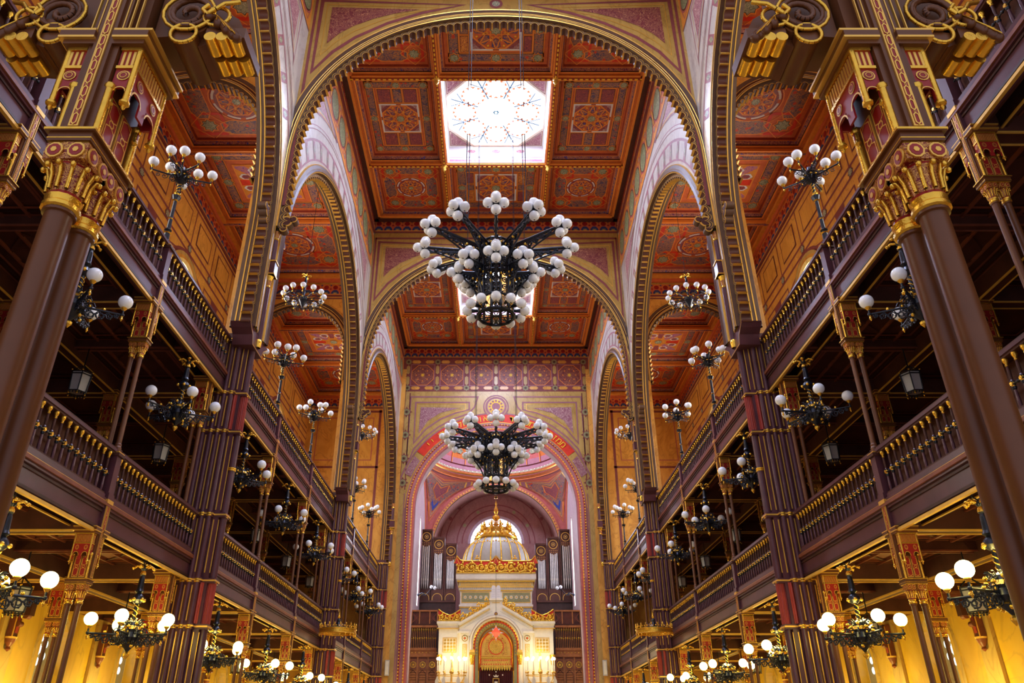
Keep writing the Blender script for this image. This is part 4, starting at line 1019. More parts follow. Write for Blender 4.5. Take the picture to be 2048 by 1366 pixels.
wb = make_wb(); wb_first = True
for s in (-1, 1):
    for Y, nm in ((13.35, 'just before the first pier'), (17.35, 'just past the first pier'), (21.5, 'midway between the piers'), (25.65, 'just before the second pier'), (29.8, 'just past the second pier'), (33.9, 'second past the second pier')):
        place(wb, (s*10.57, Y, 0), 0 if s > 0 else pi, 'red scrolled bracket on the yellow %s wall, %s' % (SIDE[s], nm), 'brackets on the yellow side walls')
# ------------------------------------------------------------------ lamps
def spiral(c, r, turns, a0, ux, uz, n=14, shrink=.15):
    """points of a scroll in the plane spanned by ux, uz"""
    out = []
    for i in range(n+1):
        f = i/n; a = a0+turns*2*pi*f; q = r*(1-(1-shrink)*f)
        out.append(tuple(c[k]+q*(cos(a)*ux[k]+sin(a)*uz[k]) for k in range(3)))
    return out
def scroll_arm(p, r0, r1, z, rr=.018, drop=.16, gold=True):
    """straight bar along +x with iron scrollwork hanging under it"""
    p.tube((r0, 0, z), (r1, 0, z), rr, 'iron', n=7)
    X, Z = (1, 0, 0), (0, 0, 1); L = r1-r0
    for f, q, dz in ((.18, .30, .62), (.45, .26, .52), (.68, .20, .42), (.86, .12, .28)):
        c = (r0+L*f, 0, z-drop*dz)
        p.ptube(spiral(c, L*q*.62, 1.4, pi*.5, X, Z), .009, 'iron', 4); p.ptube(spiral(c, L*q*.5, -1.2, pi*1.2, X, Z, 10), .008, 'iron', 4)
        for k in range(4): a = 2*pi*k/4+.4; p.sphere((c[0]+L*q*.42*cos(a), 0, c[2]+L*q*.42*sin(a)), .016, 'iron', 5, 4)
    if gold:
        for f in (.12, .5): p.sphere((r0+L*f, 0, z+.03), .026, 'gold', 6, 4)
_ball = {}
def globe_obj(mat, r, parent, loc, big=False):
    key = (mat, r)
    if key not in _ball:
        p = MB(); p.sphere((0, 0, 0), r, mat, 20 if big else 16, 12 if big else 10); p.lathe([(.002, -r*1.01), (r*.16, -r*1.0), (r*.17, -r*.97)], 'iron', n=8); o = p.build('globe', parent, loc); _ball[key] = o.data
        return o
    o = bpy.data.objects.new('globe', _ball[key]); COL.objects.link(o); o.parent = parent; o.location = loc; return o
def make_gallery_lamp(lit):
    t = thing('gallery_chandelier', 'x', 'chandelier')
    p = MB(); p.ptube([(0, -.05, 0), (0, -.06, -.06), (0, 0, -.12), (0, .06, -.06), (0, .05, 0)], .010, 'iron', 5)
    p.lathe([(.02, -.12), (.06, -.14), (.05, -.17), (.03, -.20)], 'iron', n=10)
    for i in range(5):
        a = 2*pi*i/5; d = (cos(a), sin(a), 0); p.ptube([(.03*d[0], .03*d[1], -.15), (.12*d[0], .12*d[1], -.12), (.19*d[0], .19*d[1], -.17)], .02, 'gold', 6); p.sphere((.17*d[0], .17*d[1], -.15), .035, 'gold', 7, 5, .6)
    p.build('canopy', t)
    p = MB(); p.lathe([(.03, -.20), (.05, -.24, 'gold'), (.05, -.27, 'gold'), (.035, -.29), (.045, -.33), (.055, -.50), (.075, -.54, 'iron'), (.04, -.57), (.085, -.62), (.11, -.68), (.06, -.73, 'iron'), (.03, -.75)], 'iron', n=10)
    for i in range(5): a = 2*pi*i/5; p.sphere((.11*cos(a), .11*sin(a), -.68), .032, 'gold', 7, 5)
    p.tube((0, 0, -.75), (0, 0, -1.02), .030, 'iron', n=8)
    for k in range(2): p.ptube([(.036*cos(2*pi*(j/8+k/2)), .036*sin(2*pi*(j/8+k/2)), -.75-.27*j/14) for j in range(15)], .010, 'gold', 4)
    p.build('stem', t)
    p = MB(); p.lathe([(.03, -1.0), (.09, -1.04), (.12, -1.10), (.16, -1.16, 'gold'), (.14, -1.20), (.16, -1.28), (.10, -1.36), (.13, -1.38, 'gold'), (.05, -1.46), (.02, -1.50), (.05, -1.53, 'gold'), (.045, -1.56, 'gold'), (.002, -1.62, 'gold')], 'iron', n=12)
    X, Z = (1, 0, 0), (0, 0, 1)
    for i in range(10):
        a = 2*pi*(i+.5)/10; u = (cos(a), sin(a), 0)
        p.ptube(spiral((.20*u[0], .20*u[1], -1.20), .075, 1.5, 0, u, Z, 10), .009, 'iron', 4); p.ptube(spiral((.15*u[0], .15*u[1], -1.05), .06, 1.3, 1, u, Z, 10), .009, 'iron', 4); p.ptube(spiral((.17*u[0], .17*u[1], -1.36), .06, 1.3, 2, u, Z, 10), .008, 'iron', 4)
        p.sphere((.19*u[0], .19*u[1], -1.12+.05*(i % 2)), .028, 'gold', 6, 4)
        if i % 2: p.sphere((.14*u[0], .14*u[1], -1.42), .03, 'gold', 6, 4)
    p.build('body', t)
    m = 'lit_globe' if lit else 'globe_glass'; arm0 = None
    for i in range(5):
        if arm0 is None:
            p = MB(); scroll_arm(p, .14, .64, -1.24); p.sphere((.64, 0, -1.24), .032, 'iron', 8, 5); p.tube((.64, 0, -1.24), (.64, 0, -1.16), .016, 'iron', n=6)
            p.lathe([(.015, -1.17), (.045, -1.13, 'gold'), (.035, -1.10, 'gold')], 'gold', (.64, 0, 0), 10); p.lathe([(.002, -1.35), (.022, -1.31), (.012, -1.28), (.02, -1.26)], 'gold', (.64, 0, 0), 8)
            arm0 = p.build('arm', t); a_ = arm0
        else: a_ = bpy.data.objects.new('arm', arm0.data); COL.objects.link(a_); a_.parent = t
        a_.rotation_euler = (0, 0, 2*pi*i/5+.3)
        globe_obj(m, .105, a_, (.64, 0, -1.02))
    return t
lamp_lit = make_gallery_lamp(True); lamp_off = make_gallery_lamp(False)
MID = [(ST[i]+ST[i+1])/2 for i in range(1, 9)]
for s in (-1, 1):
    for i, Y in enumerate(MID):
        where = ('nearest the camera', 'just before the first pier', 'just past the first pier', 'midway between the piers', 'just before the second pier', 'just past the second pier', 'second past the second pier', 'nearest the painted end wall')[i]
        a = place(lamp_lit, (s*6.1, Y, 2.82), random.uniform(0, 1.2), 'glowing chandelier under the lower gallery, %s side, %s' % (SIDE[s], where), 'lit chandeliers under the lower galleries')
        b = place(lamp_off, (s*6.1, Y, 6.82), random.uniform(0, 1.2), 'unlit black chandelier under the upper gallery, %s side, %s' % (SIDE[s], where), 'unlit chandeliers under the upper galleries')
        l = bpy.data.lights.new('gallery_lamp_glow', 'POINT'); l.energy = LAMP_W; l.color = (1, .76, .20); l.shadow_soft_size = .12
        lo = bpy.data.objects.new('gallery_lamp_glow', l); COL.objects.link(lo); lo.location = (s*6.1, Y, 2.82-1.00)
    for Y in (9.3, 13.35, 17.35, 21.5, 25.65, 29.8, 33.9):         # added lights without fixtures, to brighten the yellow outer walls
        l = bpy.data.lights.new('aisle_fill_light', 'POINT'); l.energy = LAMP_W*2.5; l.color = (1, .78, .18); l.shadow_soft_size = .2
        lo = bpy.data.objects.new('aisle_fill_light', l); COL.objects.link(lo); lo.location = (s*9.6, Y, .9)
# ---- lamp standards on the upper rail
def make_standard():
    t = thing('lamp_standard', 'x', 'lamp')
    p = MB(); p.lathe([(.085, 0), (.085, .05, 'wood'), (.06, .08), (.055, .22), (.075, .24, 'gold'), (.05, .27), (.07, .30), (.04, .34), (.036, .55), (.05, .57, 'gold'), (.035, .60), (.032, .98), (.06, 1.0, 'gold'), (.075, 1.05), (.09, 1.09, 'iron'), (.04, 1.13), (.055, 1.16, 'gold'), (.03, 1.18)], 'iron', n=10)
    p.tube((0, 0, 1.17), (0, 0, 1.45), .026, 'iron', n=8)
    for k in range(2): p.ptube([(.032*cos(2*pi*(j/8+k/2)), .032*sin(2*pi*(j/8+k/2)), 1.17+.27*j/14) for j in range(15)], .009, 'gold', 4)
    p.build('pole', t)
    p = MB(); p.lathe([(.03, 1.40), (.10, 1.46), (.07, 1.50), (.13, 1.56), (.08, 1.62), (.12, 1.66), (.05, 1.74), (.03, 1.82)], 'iron', n=10); Z = (0, 0, 1)
    for i in range(8):
        a = 2*pi*i/8; u = (cos(a), sin(a), 0); p.ptube(spiral((.15*u[0], .15*u[1], 1.50), .06, 1.4, 1, u, Z, 9), .009, 'iron', 4); p.ptube(spiral((.13*u[0], .13*u[1], 1.68), .05, 1.4, 1, u, Z, 9), .009, 'iron', 4); p.sphere((.13*u[0], .13*u[1], 1.58), .024, 'gold', 6, 4)
    p.build('crown', t)
    A = {}
    for i in range(8):
        R, z = ((.54, 1.60), (.37, 1.76))[i % 2]
        if R not in A:
            p = MB(); p.tube((.08, 0, z-.04), (R, 0, z), .016, 'iron', n=6); X = (1, 0, 0)
            for f, q in ((.3, .09), (.55, .075), (.78, .05)): p.ptube(spiral((R*f, 0, z-.09), q, 1.4, 1, X, Z, 10), .008, 'iron', 4)
            p.tube((R, 0, z), (R, 0, z+.06), .014, 'iron', n=6); p.lathe([(.015, z+.04), (.042, z+.08, 'gold'), (.032, z+.11, 'gold')], 'gold', (R, 0, 0), 8); p.lathe([(.002, z-.08), (.02, z-.05), (.012, z-.02)], 'gold', (R, 0, 0), 6); p.sphere((R*.5, 0, z+.0), .024, 'gold', 6, 4)
            a_ = p.build('arm', t); A[R] = a_.data
        else: a_ = bpy.data.objects.new('arm', A[R]); COL.objects.link(a_); a_.parent = t
        a_.rotation_euler = (0, 0, 2*pi*i/8+.35); globe_obj('globe_glass', .098, a_, (R, 0, z+.195))
    return t
std = make_standard()
for s in (-1, 1):
    for Y in (7.25, 11.4, 19.43, 23.57, 31.83, 35.97):
        place(std, (s*6.13, Y, 8.14), random.uniform(0, .8), 'tall globe lamp standard on the %s upper rail, %s' % (SIDE[s], SPOT[Y]), 'lamp standards on the upper gallery rail')
# ---- hexagonal lanterns
def make_lantern():
    t = thing('hexagonal_lantern', 'x', 'lantern')
    p = MB()
    hx = lambda r, z: [(r*cos(pi/3*i), r*sin(pi/3*i), z) for i in range(6)]
    for i in range(6):
        p.tube(hx(.17, -.42)[i], hx(.20, -.02)[i], .012, 'iron', n=5)
        for z, r in ((-.42, .17), (-.02, .20), (-.07, .20)): p.tube(hx(r, z)[i], hx(r, z)[(i+1) % 6], .012, 'iron', n=5)
        p.sphere(hx(.21, .0)[i], .022, 'gold', 6, 4); p.lathe([(.002, -.50), (.018, -.47), (.01, -.43)], 'gold', hx(.165, 0)[i], 6); p.tube(hx(.20, .0)[i], (0, 0, .16), .010, 'iron', n=5)
        for k in range(3): q0, q1 = hx(.17, -.42)[i], hx(.17, -.42)[(i+1) % 6]; f = (k+.5)/3; p.sphere((q0[0]+(q1[0]-q0[0])*f, q0[1]+(q1[1]-q0[1])*f, -.45), .02, 'iron', 6, 4)
    p.tube((0, 0, .14), (0, 0, .75), .012, 'iron', n=6); p.build('frame', t)
    p = MB(); vs = hx(.155, -.41)+hx(.185, -.03); p.add(vs, [(i, (i+1) % 6, 6+(i+1) % 6, 6+i) for i in range(6)]+[(0, 1, 2, 3, 4, 5)], 'lantern_glass'); p.build('shade', t)
    return t
lan = make_lantern()
for s in (-1, 1):
    for lv, z in (('upper', 6.42), ('lower', 2.36)):
        for i, Y in enumerate(MID):
            where = ('nearest the camera', 'just before the first pier', 'just past the first pier', 'midway between the piers', 'just before the second pier', 'just past the second pier', 'second past the second pier', 'nearest the painted end wall')[i]
            place(lan, (s*8.15, Y, z), 0, 'six-sided lantern under the %s gallery, %s side, %s' % (lv, SIDE[s], where), 'six-sided lanterns under the galleries')
# ---- ring chandeliers in the side arches
def make_ring():
    t = thing('ring_chandelier', 'x', 'chandelier')
    p = MB(); p.tube((0, 0, 0), (0, 0, 4.6), .008, 'iron', n=4); p.build('cable', t)
    p = MB(); p.lathe([(.03, 0), (.05, -.04), (.03, -.08), (.05, -.2), (.035, -.32), (.09, -.38), (.035, -.44), (.03, -.8)], 'iron', n=8)
    for i in range(5): a = 2*pi*i/5; p.ptube([(.03*cos(a), .03*sin(a), 0), (.12*cos(a), .12*sin(a), .04), (.18*cos(a), .18*sin(a), -.02)], .026, 'gold', 5)
    p.build('stem', t)
    p = MB(); p.lathe([(.03, -.78), (.12, -.84), (.10, -.92), (.16, -.98), (.10, -1.08), (.05, -1.18), (.002, -1.26)], 'iron', n=10)
    p.ptube([(.60*cos(2*pi*i/24), .60*sin(2*pi*i/24), -.92) for i in range(25)], .016, 'iron', 5)
    for i in range(12):
        a = 2*pi*i/12; u = (cos(a), sin(a), 0); p.tube((.1*u[0], .1*u[1], -.95), (.62*u[0], .62*u[1], -.92), .012, 'iron', n=5)
        for f in (.25, .42, .56): p.ptube(spiral((f*u[0], f*u[1], -.99), .06, 1.4, 1, u, (0, 0, 1), 8), .009, 'iron', 4)
        p.sphere((.34*u[0], .34*u[1], -.98), .028, 'gold', 6, 4); p.lathe([(.002, -1.02), (.02, -.98), (.01, -.94)], 'gold', (.66*u[0], .66*u[1], 0), 6); p.lathe([(.012, -.90), (.040, -.86, 'gold'), (.03, -.83, 'gold')], 'gold', (.66*u[0], .66*u[1], 0), 8)
    p.build('body', t)
    for i in range(12): a = 2*pi*i/12; globe_obj('globe_glass', .095, t, (.66*cos(a), .66*sin(a), -.75))
    return t
rc = make_ring()
for s in (-1, 1):
    for Y, nm in ((21.5, 'between the two piers'), (34.0, 'beyond the second pier')):
        place(rc, (s*6.45, Y, 14.0), .2, 'small round chandelier hanging in the side arch on the %s, %s' % (SIDE[s], nm), 'ring chandeliers in the side arches')
# ---- gilt crown lamps
def make_crown():
    t = thing('crown_chandelier', 'x', 'chandelier')
    p = MB(); p.tube((0, 0, .55), (0, 0, 17.62), .008, 'iron', n=4); p.build('cable', t)
    p = MB(); n = 48; R = .60
    p.lathe([(R-.02, -.10), (R, -.10), (R, -.02), (R-.02, -.02)], 'gold', n=n, smooth=False); p.lathe([(R-.03, -.02), (R+.03, -.01), (R+.03, .02), (R-.03, .03)], 'gold', n=n); p.lathe([(R-.02, -.13), (R+.02, -.12), (R+.02, -.10)], 'gold', n=n)
    for i in range(20):
        a = 2*pi*i/20; c = (R*cos(a), R*sin(a)); u = (cos(a), sin(a), 0); tn = (-sin(a), cos(a), 0)
        p.tube((*c, .02), (*c, .12), .014, 'gold', n=5); p.sphere((*c, .14), .03, 'gold', 6, 4); p.sphere((c[0]+tn[0]*.05, c[1]+tn[1]*.05, .08), .024, 'gold', 6, 4); p.sphere((c[0]-tn[0]*.05, c[1]-tn[1]*.05, .08), .024, 'gold', 6, 4); p.lathe([(.001, .155), (.014, .17), (.001, .21)], 'gold', (*c, 0), 5)
        p.lathe([(.001, -.21), (.018, -.17), (.008, -.13)], 'gold', (*c, 0), 6)
    p.build('crown_band', t)
    p = MB()
    for i in range(6): a = pi/3*i; p.tube((R*cos(a), R*sin(a), 0), (.08*cos(a), .08*sin(a), .12), .010, 'iron', n=5)
    p.lathe([(.12, .05), (.16, .10), (.10, .16), (.05, .26), (.06, .30), (.03, .36), (.05, .42, 'gold'), (.02, .50, 'gold'), (.01, .58, 'gold')], 'iron', n=10); p.build('hub', t)
    return t
cr = make_crown()
for s in (-1, 1): place(cr, (s*5.27, 26.6, 3.31), 0, 'gilt crown-shaped hanging lamp in front of the second pier on the %s' % SIDE[s], 'gilt crown lamps')
# ---- the two great globe chandeliers
def make_great():
    t = thing('globe_chandelier', 'x', 'chandelier')
    X, Z = (1, 0, 0), (0, 0, 1)
    def cluster(par, R, z, outw=True):
        for (dx, dy, dz) in ((.155, 0, 0), (0, .15, .0), (0, -.15, .0), (0, 0, .155), (0, 0, -.155)): globe_obj('globe_glass', .10, par, (R+dx, dy, z+dz), True)
    def clusterhub(p, R, z):
        for (dx, dy, dz) in ((.075, 0, 0), (0, .075, 0), (0, -.075, 0), (0, 0, .075), (0, 0, -.075)): p.tube((R, 0, z), (R+dx, dy, z+dz), .028, 'iron', r1=.042, n=8)
    arms = {}
    for tier, R, z, ph, n, rise in ((1, 1.44, 0, 0, 12, .10), (2, .74, -.60, 0, 8, .02)):
        for i in range(n):
            if tier not in arms:
                p = MB(); p.tube((.34, 0, z-rise), (R, 0, z), .034, 'iron', n=7); L = R-.34
                p.box(.34, R*.95, -.018, .018, z-rise-.04, z-rise, 'iron')
                p.ptube([(.36, 0, z-.62), (.34+L*.25, 0, z-.42), (.34+L*.55, 0, z-.24), (R*.97, 0, z-.05)], .020, 'iron', 5)
                for f, q in ((.06, .20), (.22, .17), (.38, .13), (.52, .10), (.66, .08), (.80, .055)):
                    c = (.34+L*f, 0, z-rise*(1-f)-q*.85); p.ptube(spiral(c, q*.85, 1.5, 1.2, X, Z, 12), .019, 'iron', 4); p.ptube(spiral(c, q*.55, -1.3, 2, X, Z, 8), .015, 'iron', 4)
                    p.sphere((c[0], .02, c[2]-q*.6), .034, 'iron', 6, 4); p.sphere((c[0]+q*.5, -.02, c[2]-q*.2), .026, 'iron', 6, 4)
                for f in (.05, .3): p.sphere((.34+L*f, 0, z-.16), .038, 'gold', 6, 4)
                clusterhub(p, R, z); a_ = p.build('arm', t); arms[tier] = a_.data
            else: a_ = bpy.data.objects.new('arm', arms[tier]); COL.objects.link(a_); a_.parent = t
            a_.rotation_euler = (0, 0, 2*pi*i/n+pi/2+(0 if tier == 1 else 0)); cluster(a_, R, z)
    p = MB()      # openwork drum
    r = .36
    for i in range(12):
        a = 2*pi*(i+.5)/12; u = (cos(a), sin(a)); p.tube((r*u[0], r*u[1], .0), (r*.92*u[0], r*.92*u[1], -1.62), .034, 'iron', n=6)
        a2 = 2*pi*(i+1.5)/12; w = (cos(a2), sin(a2)); m_ = ((u[0]+w[0])/2, (u[1]+w[1])/2)
        for z in (-.18, -.34, -.5, -.66, -.82, -.98, -1.14, -1.28):
            tn = (-(u[1]+w[1])/2, (u[0]+w[0])/2, 0)
            p.ptube(spiral((r*.97*m_[0], r*.97*m_[1], z), .08, 1.5, 0, tn, Z, 8), .015, 'iron', 4)
        for z in (-.08, -.62, -1.02): p.flat([(r*1.03*u[0]+.0, z+.06), (r*1.03*u[0]+.03, z), (r*1.03*u[0], z-.06), (r*1.03*u[0]-.03, z)], (lambda q, v, d, u=u: (q, r*1.03*u[1], v)), 0, 'gold') if abs(u[1]) > .3 else None
        p.sphere((r*1.06*u[0], r*1.06*u[1], -.12), .03, 'gold', 6, 4); p.sphere((r*1.06*u[0], r*1.06*u[1], -.86), .03, 'gold', 6, 4)
        q0, q1 = (r*u[0], r*u[1]), (r*w[0], r*w[1])
        for z in (0, -.12, -.62, -.74, -1.30, -1.62): p.tube((q0[0], q0[1], z), (q1[0], q1[1], z), .028, 'iron', n=5)
        p.tube((q0[0], q0[1], -1.34), (q1[0]*.93, q1[1]*.93, -1.6), .008, 'gold_line', n=4); p.tube((q1[0], q1[1], -1.34), (q0[0]*.93, q0[1]*.93, -1.6), .008, 'gold_line', n=4)
        p.tube((r*u[0], r*u[1], -1.62), (0, 0, -1.62), .012, 'iron', n=4)
    p.lathe([(r*.9, -1.60), (r*.98, -1.62), (r*.9, -1.66)], 'iron', n=24)
    p.build('drum', t)
    p = MB()      # stained glass inside the drum
    for k in range(12):
        a, b = 2*pi*k/12+pi/12, 2*pi*(k+1)/12+pi/12
        for z0, z1, mt in ((-.60, -.14, 'lantern_glass'), (-1.28, -.76, 'lantern_glass' if k % 3 else 'stained_amber')):
            p.add([(.27*cos(a), .27*sin(a), z0), (.27*cos(b), .27*sin(b), z0), (.27*cos(b), .27*sin(b), z1), (.27*cos(a), .27*sin(a), z1)], [(0, 1, 2, 3)], mt) if k % 2 else None
    p.build('glass_lining', t)
    p = MB()
    for k in range(4):
        a = pi/4+pi/2*k; p.tube((.05*cos(a), .05*sin(a), -.05), (.92*cos(a), .92*sin(a), .22), .04, 'iron', n=6); p.box(.86*cos(a)-.05, .86*cos(a)+.05, .86*sin(a)-.05, .86*sin(a)+.05, .18, .34, 'iron')
        p.tube((.86*cos(a), .86*sin(a), .3), (.86*cos(a), .86*sin(a), 13.55), .009, 'iron', n=4)
    p.build('cable', t)
    for k in range(1):
        R, z, n = (.56, -1.50, 12)
        for i in range(n):
            a = 2*pi*(i+(.5 if k else 0))/n+pi/2
            q = MB(); q.tube((.34, 0, z), (.48, 0, z), .026, 'iron', r1=.045, n=8); o = q.build('socket', t); o.rotation_euler = (0, 0, a)
            globe_obj('globe_glass', .10, o, (R, 0, z), True)
    return t
gc = make_great(); used.add(gc.name)
gc.location = (0, 12.6, 8.90); gc['label'] = 'great black chandelier of white globes hanging nearest, under the big skylight'; gc['group'] = 'great globe chandeliers'
dup(gc, (0, 21.0, 8.02), 0, 'farther great globe chandelier hanging in front of the apse arch and its inscription', 'great globe chandeliers')
# ------------------------------------------------------------------ the big twin columns close to the camera
nc = make_post('near_column', 3.33, newel=False, ys=.095, kc=1.45, kr=1.32, turn=False); nc['label'] = 'x'
p = MB()
p.box(-.085, .085, -.19, .19, 1.06, 2.3, 'column_brown'); p.box(-.15, .15, -.12, .16, 1.16, 2.3, 'column_brown')
for sy in (-1, 1):
    M = lambda u, v, d, sy=sy: (u, sy*(.21+d), v)
    p.mbox(M, -.05, .05, 1.06, 2.3, -.03, .0, 'column_brown'); red_panel(p, M, -.026, .026, 1.12, 2.25)
    for x in (-.105, -.07, .07, .105, .145): p.mbox(M, x-.003, x+.003, 1.17, 2.3, -.03, -.015, 'gold_line')
p.build('upper_shaft', nc)
for sx in (-1, 1):
    p = MB(); My = lambda u, v, d, sx=sx: (sx*u, d, v)
    body = [(.12, 1.08), (.30, 1.10), (.40, 1.00), (.44, 1.02), (.62, 1.04), (.66, 1.12), (.60, 1.24), (.46, 1.34), (.40, 1.5), (.38, 2.0), (.12, 2.0)]
    p.prism(body, My, -.10, .16, 'column_brown')
    p.tube((sx*.33, -.15, 1.04), (sx*.33, .16, 1.04), .075, 'column_brown', n=18); p.tube((sx*.39, -.15, 1.12), (sx*.39, .16, 1.12), .06, 'column_brown', n=18)
    for c, r in (((.33, 1.04), .075), ((.33, 1.22), .15), ((.33, 1.22), .115), ((.50, 1.18), .075)):
        pts = [(sx*(c[0]+r*cos(2*pi*i/18)), -.165, c[1]+r*sin(2*pi*i/18)) for i in range(19)]; p.ptube(pts, .012, 'gold' if r != .115 else 'column_brown', 6)
    p.ptube(spiral((sx*.33, -.155, 1.22), .14, 1.6*sx, 0, (1, 0, 0), (0, 0, 1), 22), .018, 'column_brown', 7)
    for k in range(7):       # palm leaf
        a = radians(-150+k*24); c0 = (sx*.50, -.15, 1.19)
        e = (sx*(.50+.15*cos(a+pi*.62)), -.17, 1.19+.15*sin(a+pi*.1)-.05)
        p.tube(c0, e, .014, 'column_brown', r1=.030, n=7); p.sphere(e, .030, 'column_brown', 8, 5)
        p.tube((c0[0], -.168, c0[2]), (e[0], -.205, e[2]), .004, 'gold', n=4)
    for k in range(3):       # gold rolls in two rows
        for y0_, y1_, dx in ((-.17, -.045, 0), (-.01, .10, .012)):
            x = .49+k*.068+dx
            p.tube((sx*x, y0_, 1.01), (sx*x, y1_, 1.01), .035, 'gold', n=14)
    p.box(*sorted((sx*.45, sx*.68)), -.15, .14, 1.02, 1.10, 'column_brown')
    p.ptube([(sx*.62, -.17, 1.3), (sx*.54, -.19, 1.26), (sx*.50, -.2, 1.20), (sx*.45, -.19, 1.17), (sx*.42, -.19, 1.21), (sx*.45, -.19, 1.25)], .014, 'gold', 6)
    p.build('scroll_bracket', nc, (sx*.05, .04, .21))
nc.location = (-2.95, 4.2, 3.19); nc.scale = (1.35,)*3; nc['label'] = 'big brown twin column with red and gold capital, leftmost and nearest'; nc['group'] = 'big near columns'
dup(nc, (2.95, 4.2, 3.19), 0, 'big brown twin column with red and gold capital, rightmost and nearest', 'big near columns', 1.35)
mb = MB(); mb.box(-6.0, 6.0, 3.95, 4.5, 6.2, 6.6, 'column_brown'); o = mb.build('trim_1'); struct(o)
# ------------------------------------------------------------------ apse
AW, A0, A1, ZC = 4.6, 40.15, 49.1, 10.9; CY = (A0+.3+A1)/2; RY = A1-CY
mb = MB()
for s in (-1, 1):
    M = lambda u, v, d, s=s: (s*(AW-d), u, v)
    Pw, Nw = arch_path(45.6, 11.6, .42, .5, 7.0, 16); 
    wall_with_holes(mb, A0, A1, FL, 15.6, [(Pw, 7.0)], M, 0, 'apse_lilac'); mb.sweep(Pw, Nw, [(0, -.4, ''), (0, 0, 'marble_pale'), (.05, .03, 'mauve'), (.12, 0, 'marble_pale')], M)
    mb.flat(Pw, M, -.38, 'window_cool')
    P2, N2 = arch_path(CY, ZC, RY-.45, 4.15, 9.0, 30); mb.sweep(P2, N2, [(0, 0, ''), (0, .03, 'gold_line'), (.08, .04, 'bright_red'), (.30, .04, 'rose')], M)
M = lambda u, v, d: (u, A1-d, v)
P, N = arch_path(0, 11.0, 4.1, 4.15, FL, 44)
wall_with_holes(mb, -AW, AW, FL, 15.7, [(P, FL)], M, 0, 'rose')
mb.sweep(P, N, [(0, -1.9, ''), (0, 0, 'marble_pink'), (.04, .04, 'dark_band'), (.07, .05, 'gold_line'), (.20, .05, 'rose'), (.22, .06, 'gold_line')], M)
R = resample(P, .2)
for i in range(0, len(R), 10):
    x, y, nx, ny = R[i]
    if y > 6: mb.disc((x+nx*.13, y+ny*.13), .045, M, .06, 'yellow', 6)
M = lambda u, v, d: (u, 51.0-d, v)
lw, ln = arch_path(0, 11.85, 1.72, 1.7, 11.75, 20)
wall_with_holes(mb, -4.7, 4.7, FL, 15.7, [(lw, 11.75)], M, 0, 'marble_pink')
for r0, r1, mt in ((2.25, 2.32, 'wine'), (2.6, 2.67, 'wine'), (3.35, 3.42, 'wine'), (3.75, 3.82, 'wine'), (1.72, 1.9, 'apse_lilac'), (2.05, 2.1, 'mauve')):
    mb.ring((0, 11.8), r0, r1, M, .02, mt, 36, 0, pi)
for a in (30, 60, 120, 150): mb.flat(star8((2.46*cos(radians(a)), 11.8+2.46*sin(radians(a))), .14), M, .03, 'olive'); mb.flat(star8((3.58*cos(radians(a)), 11.7+3.58*sin(radians(a))), .15), M, .03, 'wine')
for a in (45, 75, 105, 135): mb.flat(star8((3.58*cos(radians(a)), 11.7+3.58*sin(radians(a))), .15), M, .03, 'wine')
struct(mb.build('wall_apse'))
w = MB(); w.flat(lw, M, -.25, 'window_cool')
for a in range(20, 180, 20): w.line([(.5*cos(radians(a)), 11.85+.5*sin(radians(a))), (1.72*cos(radians(a)), 11.85+1.7*sin(radians(a)))], .06, M, -.2, 'marble_pale')
w.ring((0, 11.85), .5, .56, M, -.2, 'marble_pale', 20, 0, pi); w.ring((0, 11.85), 1.0, 1.05, M, -.2, 'marble_pale', 20, 0, pi); struct(w.build('window_30'))
# pendentives
mb = MB(); R2 = AW*sqrt(2)
def pend(fx, fy, t0, t1, a0, a1, off, mat, n=12, m=8):
    vs = []
    for j in range(m+1):
        for i in range(n+1):
            a = a0+(a1-a0)*i/n; rm = AW/max(cos(a), sin(a)); r = AW+(rm-AW)*(t0+(t1-t0)*j/m); z = ZC+sqrt(max(0, R2*R2-r*r))
            q = (R2-off)/R2; vs.append((fx*r*cos(a)*q, CY+fy*r*sin(a)*q*RY/AW, ZC+(z-ZC)*q))
    mb.add(vs, [(j*(n+1)+i, j*(n+1)+i+1, (j+1)*(n+1)+i+1, (j+1)*(n+1)+i) for j in range(m) for i in range(n)], mat, True)
for fx in (-1, 1):
    for fy in (-1, 1):
        pend(fx, fy, 0, 1, 0, pi/2, 0, 'rose', 24, 12)
        for k, (g, mt) in enumerate(((.0, 'strap'), (.03, 'rose'), (.10, 'gold_line'), (.12, 'mauve'), (.17, 'gold_line'), (.19, 'ornament_blue'))):
            pend(fx, fy, .10+g*.8, .86-g*.5, .22+g*1.2, pi/2-.22-g*1.2, .02+.008*k, mt)
        pend(fx, fy, .30, .56, pi/4-.12, pi/4+.12, .075, 'strap'); pend(fx, fy, .32, .54, pi/4-.105, pi/4+.105, .083, 'ornament_pink'); pend(fx, fy, .66, .73, pi/4-.05, pi/4+.05, .075, 'blue_paint')
ring = [(4.75, 15.35), (4.60, 15.42, 'rose'), (4.58, 15.5, 'gold_line'), (4.45, 15.55, 'mauve'), (4.45, 15.62, 'rib_orange'), (4.33, 15.75, 'rib_orange'), (4.33, 15.83, 'wine'), (4.26, 15.88, 'gold_line'), (4.24, 16.0, 'rib_orange'), (4.2, 16.05, 'ivory'), (4.24, 16.12, 'olive'), (4.28, 16.4, 'mauve'), (4.2, 16.45, 'wine')]
mb.lathe(ring, 'rib_orange', (0, CY, 0), 64)
for i in range(90): a = 2*pi*i/90; mb.box(4.18*cos(a)-.03, 4.18*cos(a)+.03, CY+4.18*sin(a)-.03, CY+4.18*sin(a)+.03, 16.02, 16.10, 'ivory')
struct(mb.build('ceiling_apse'))
mb = MB(); nn, mm = 48, 14
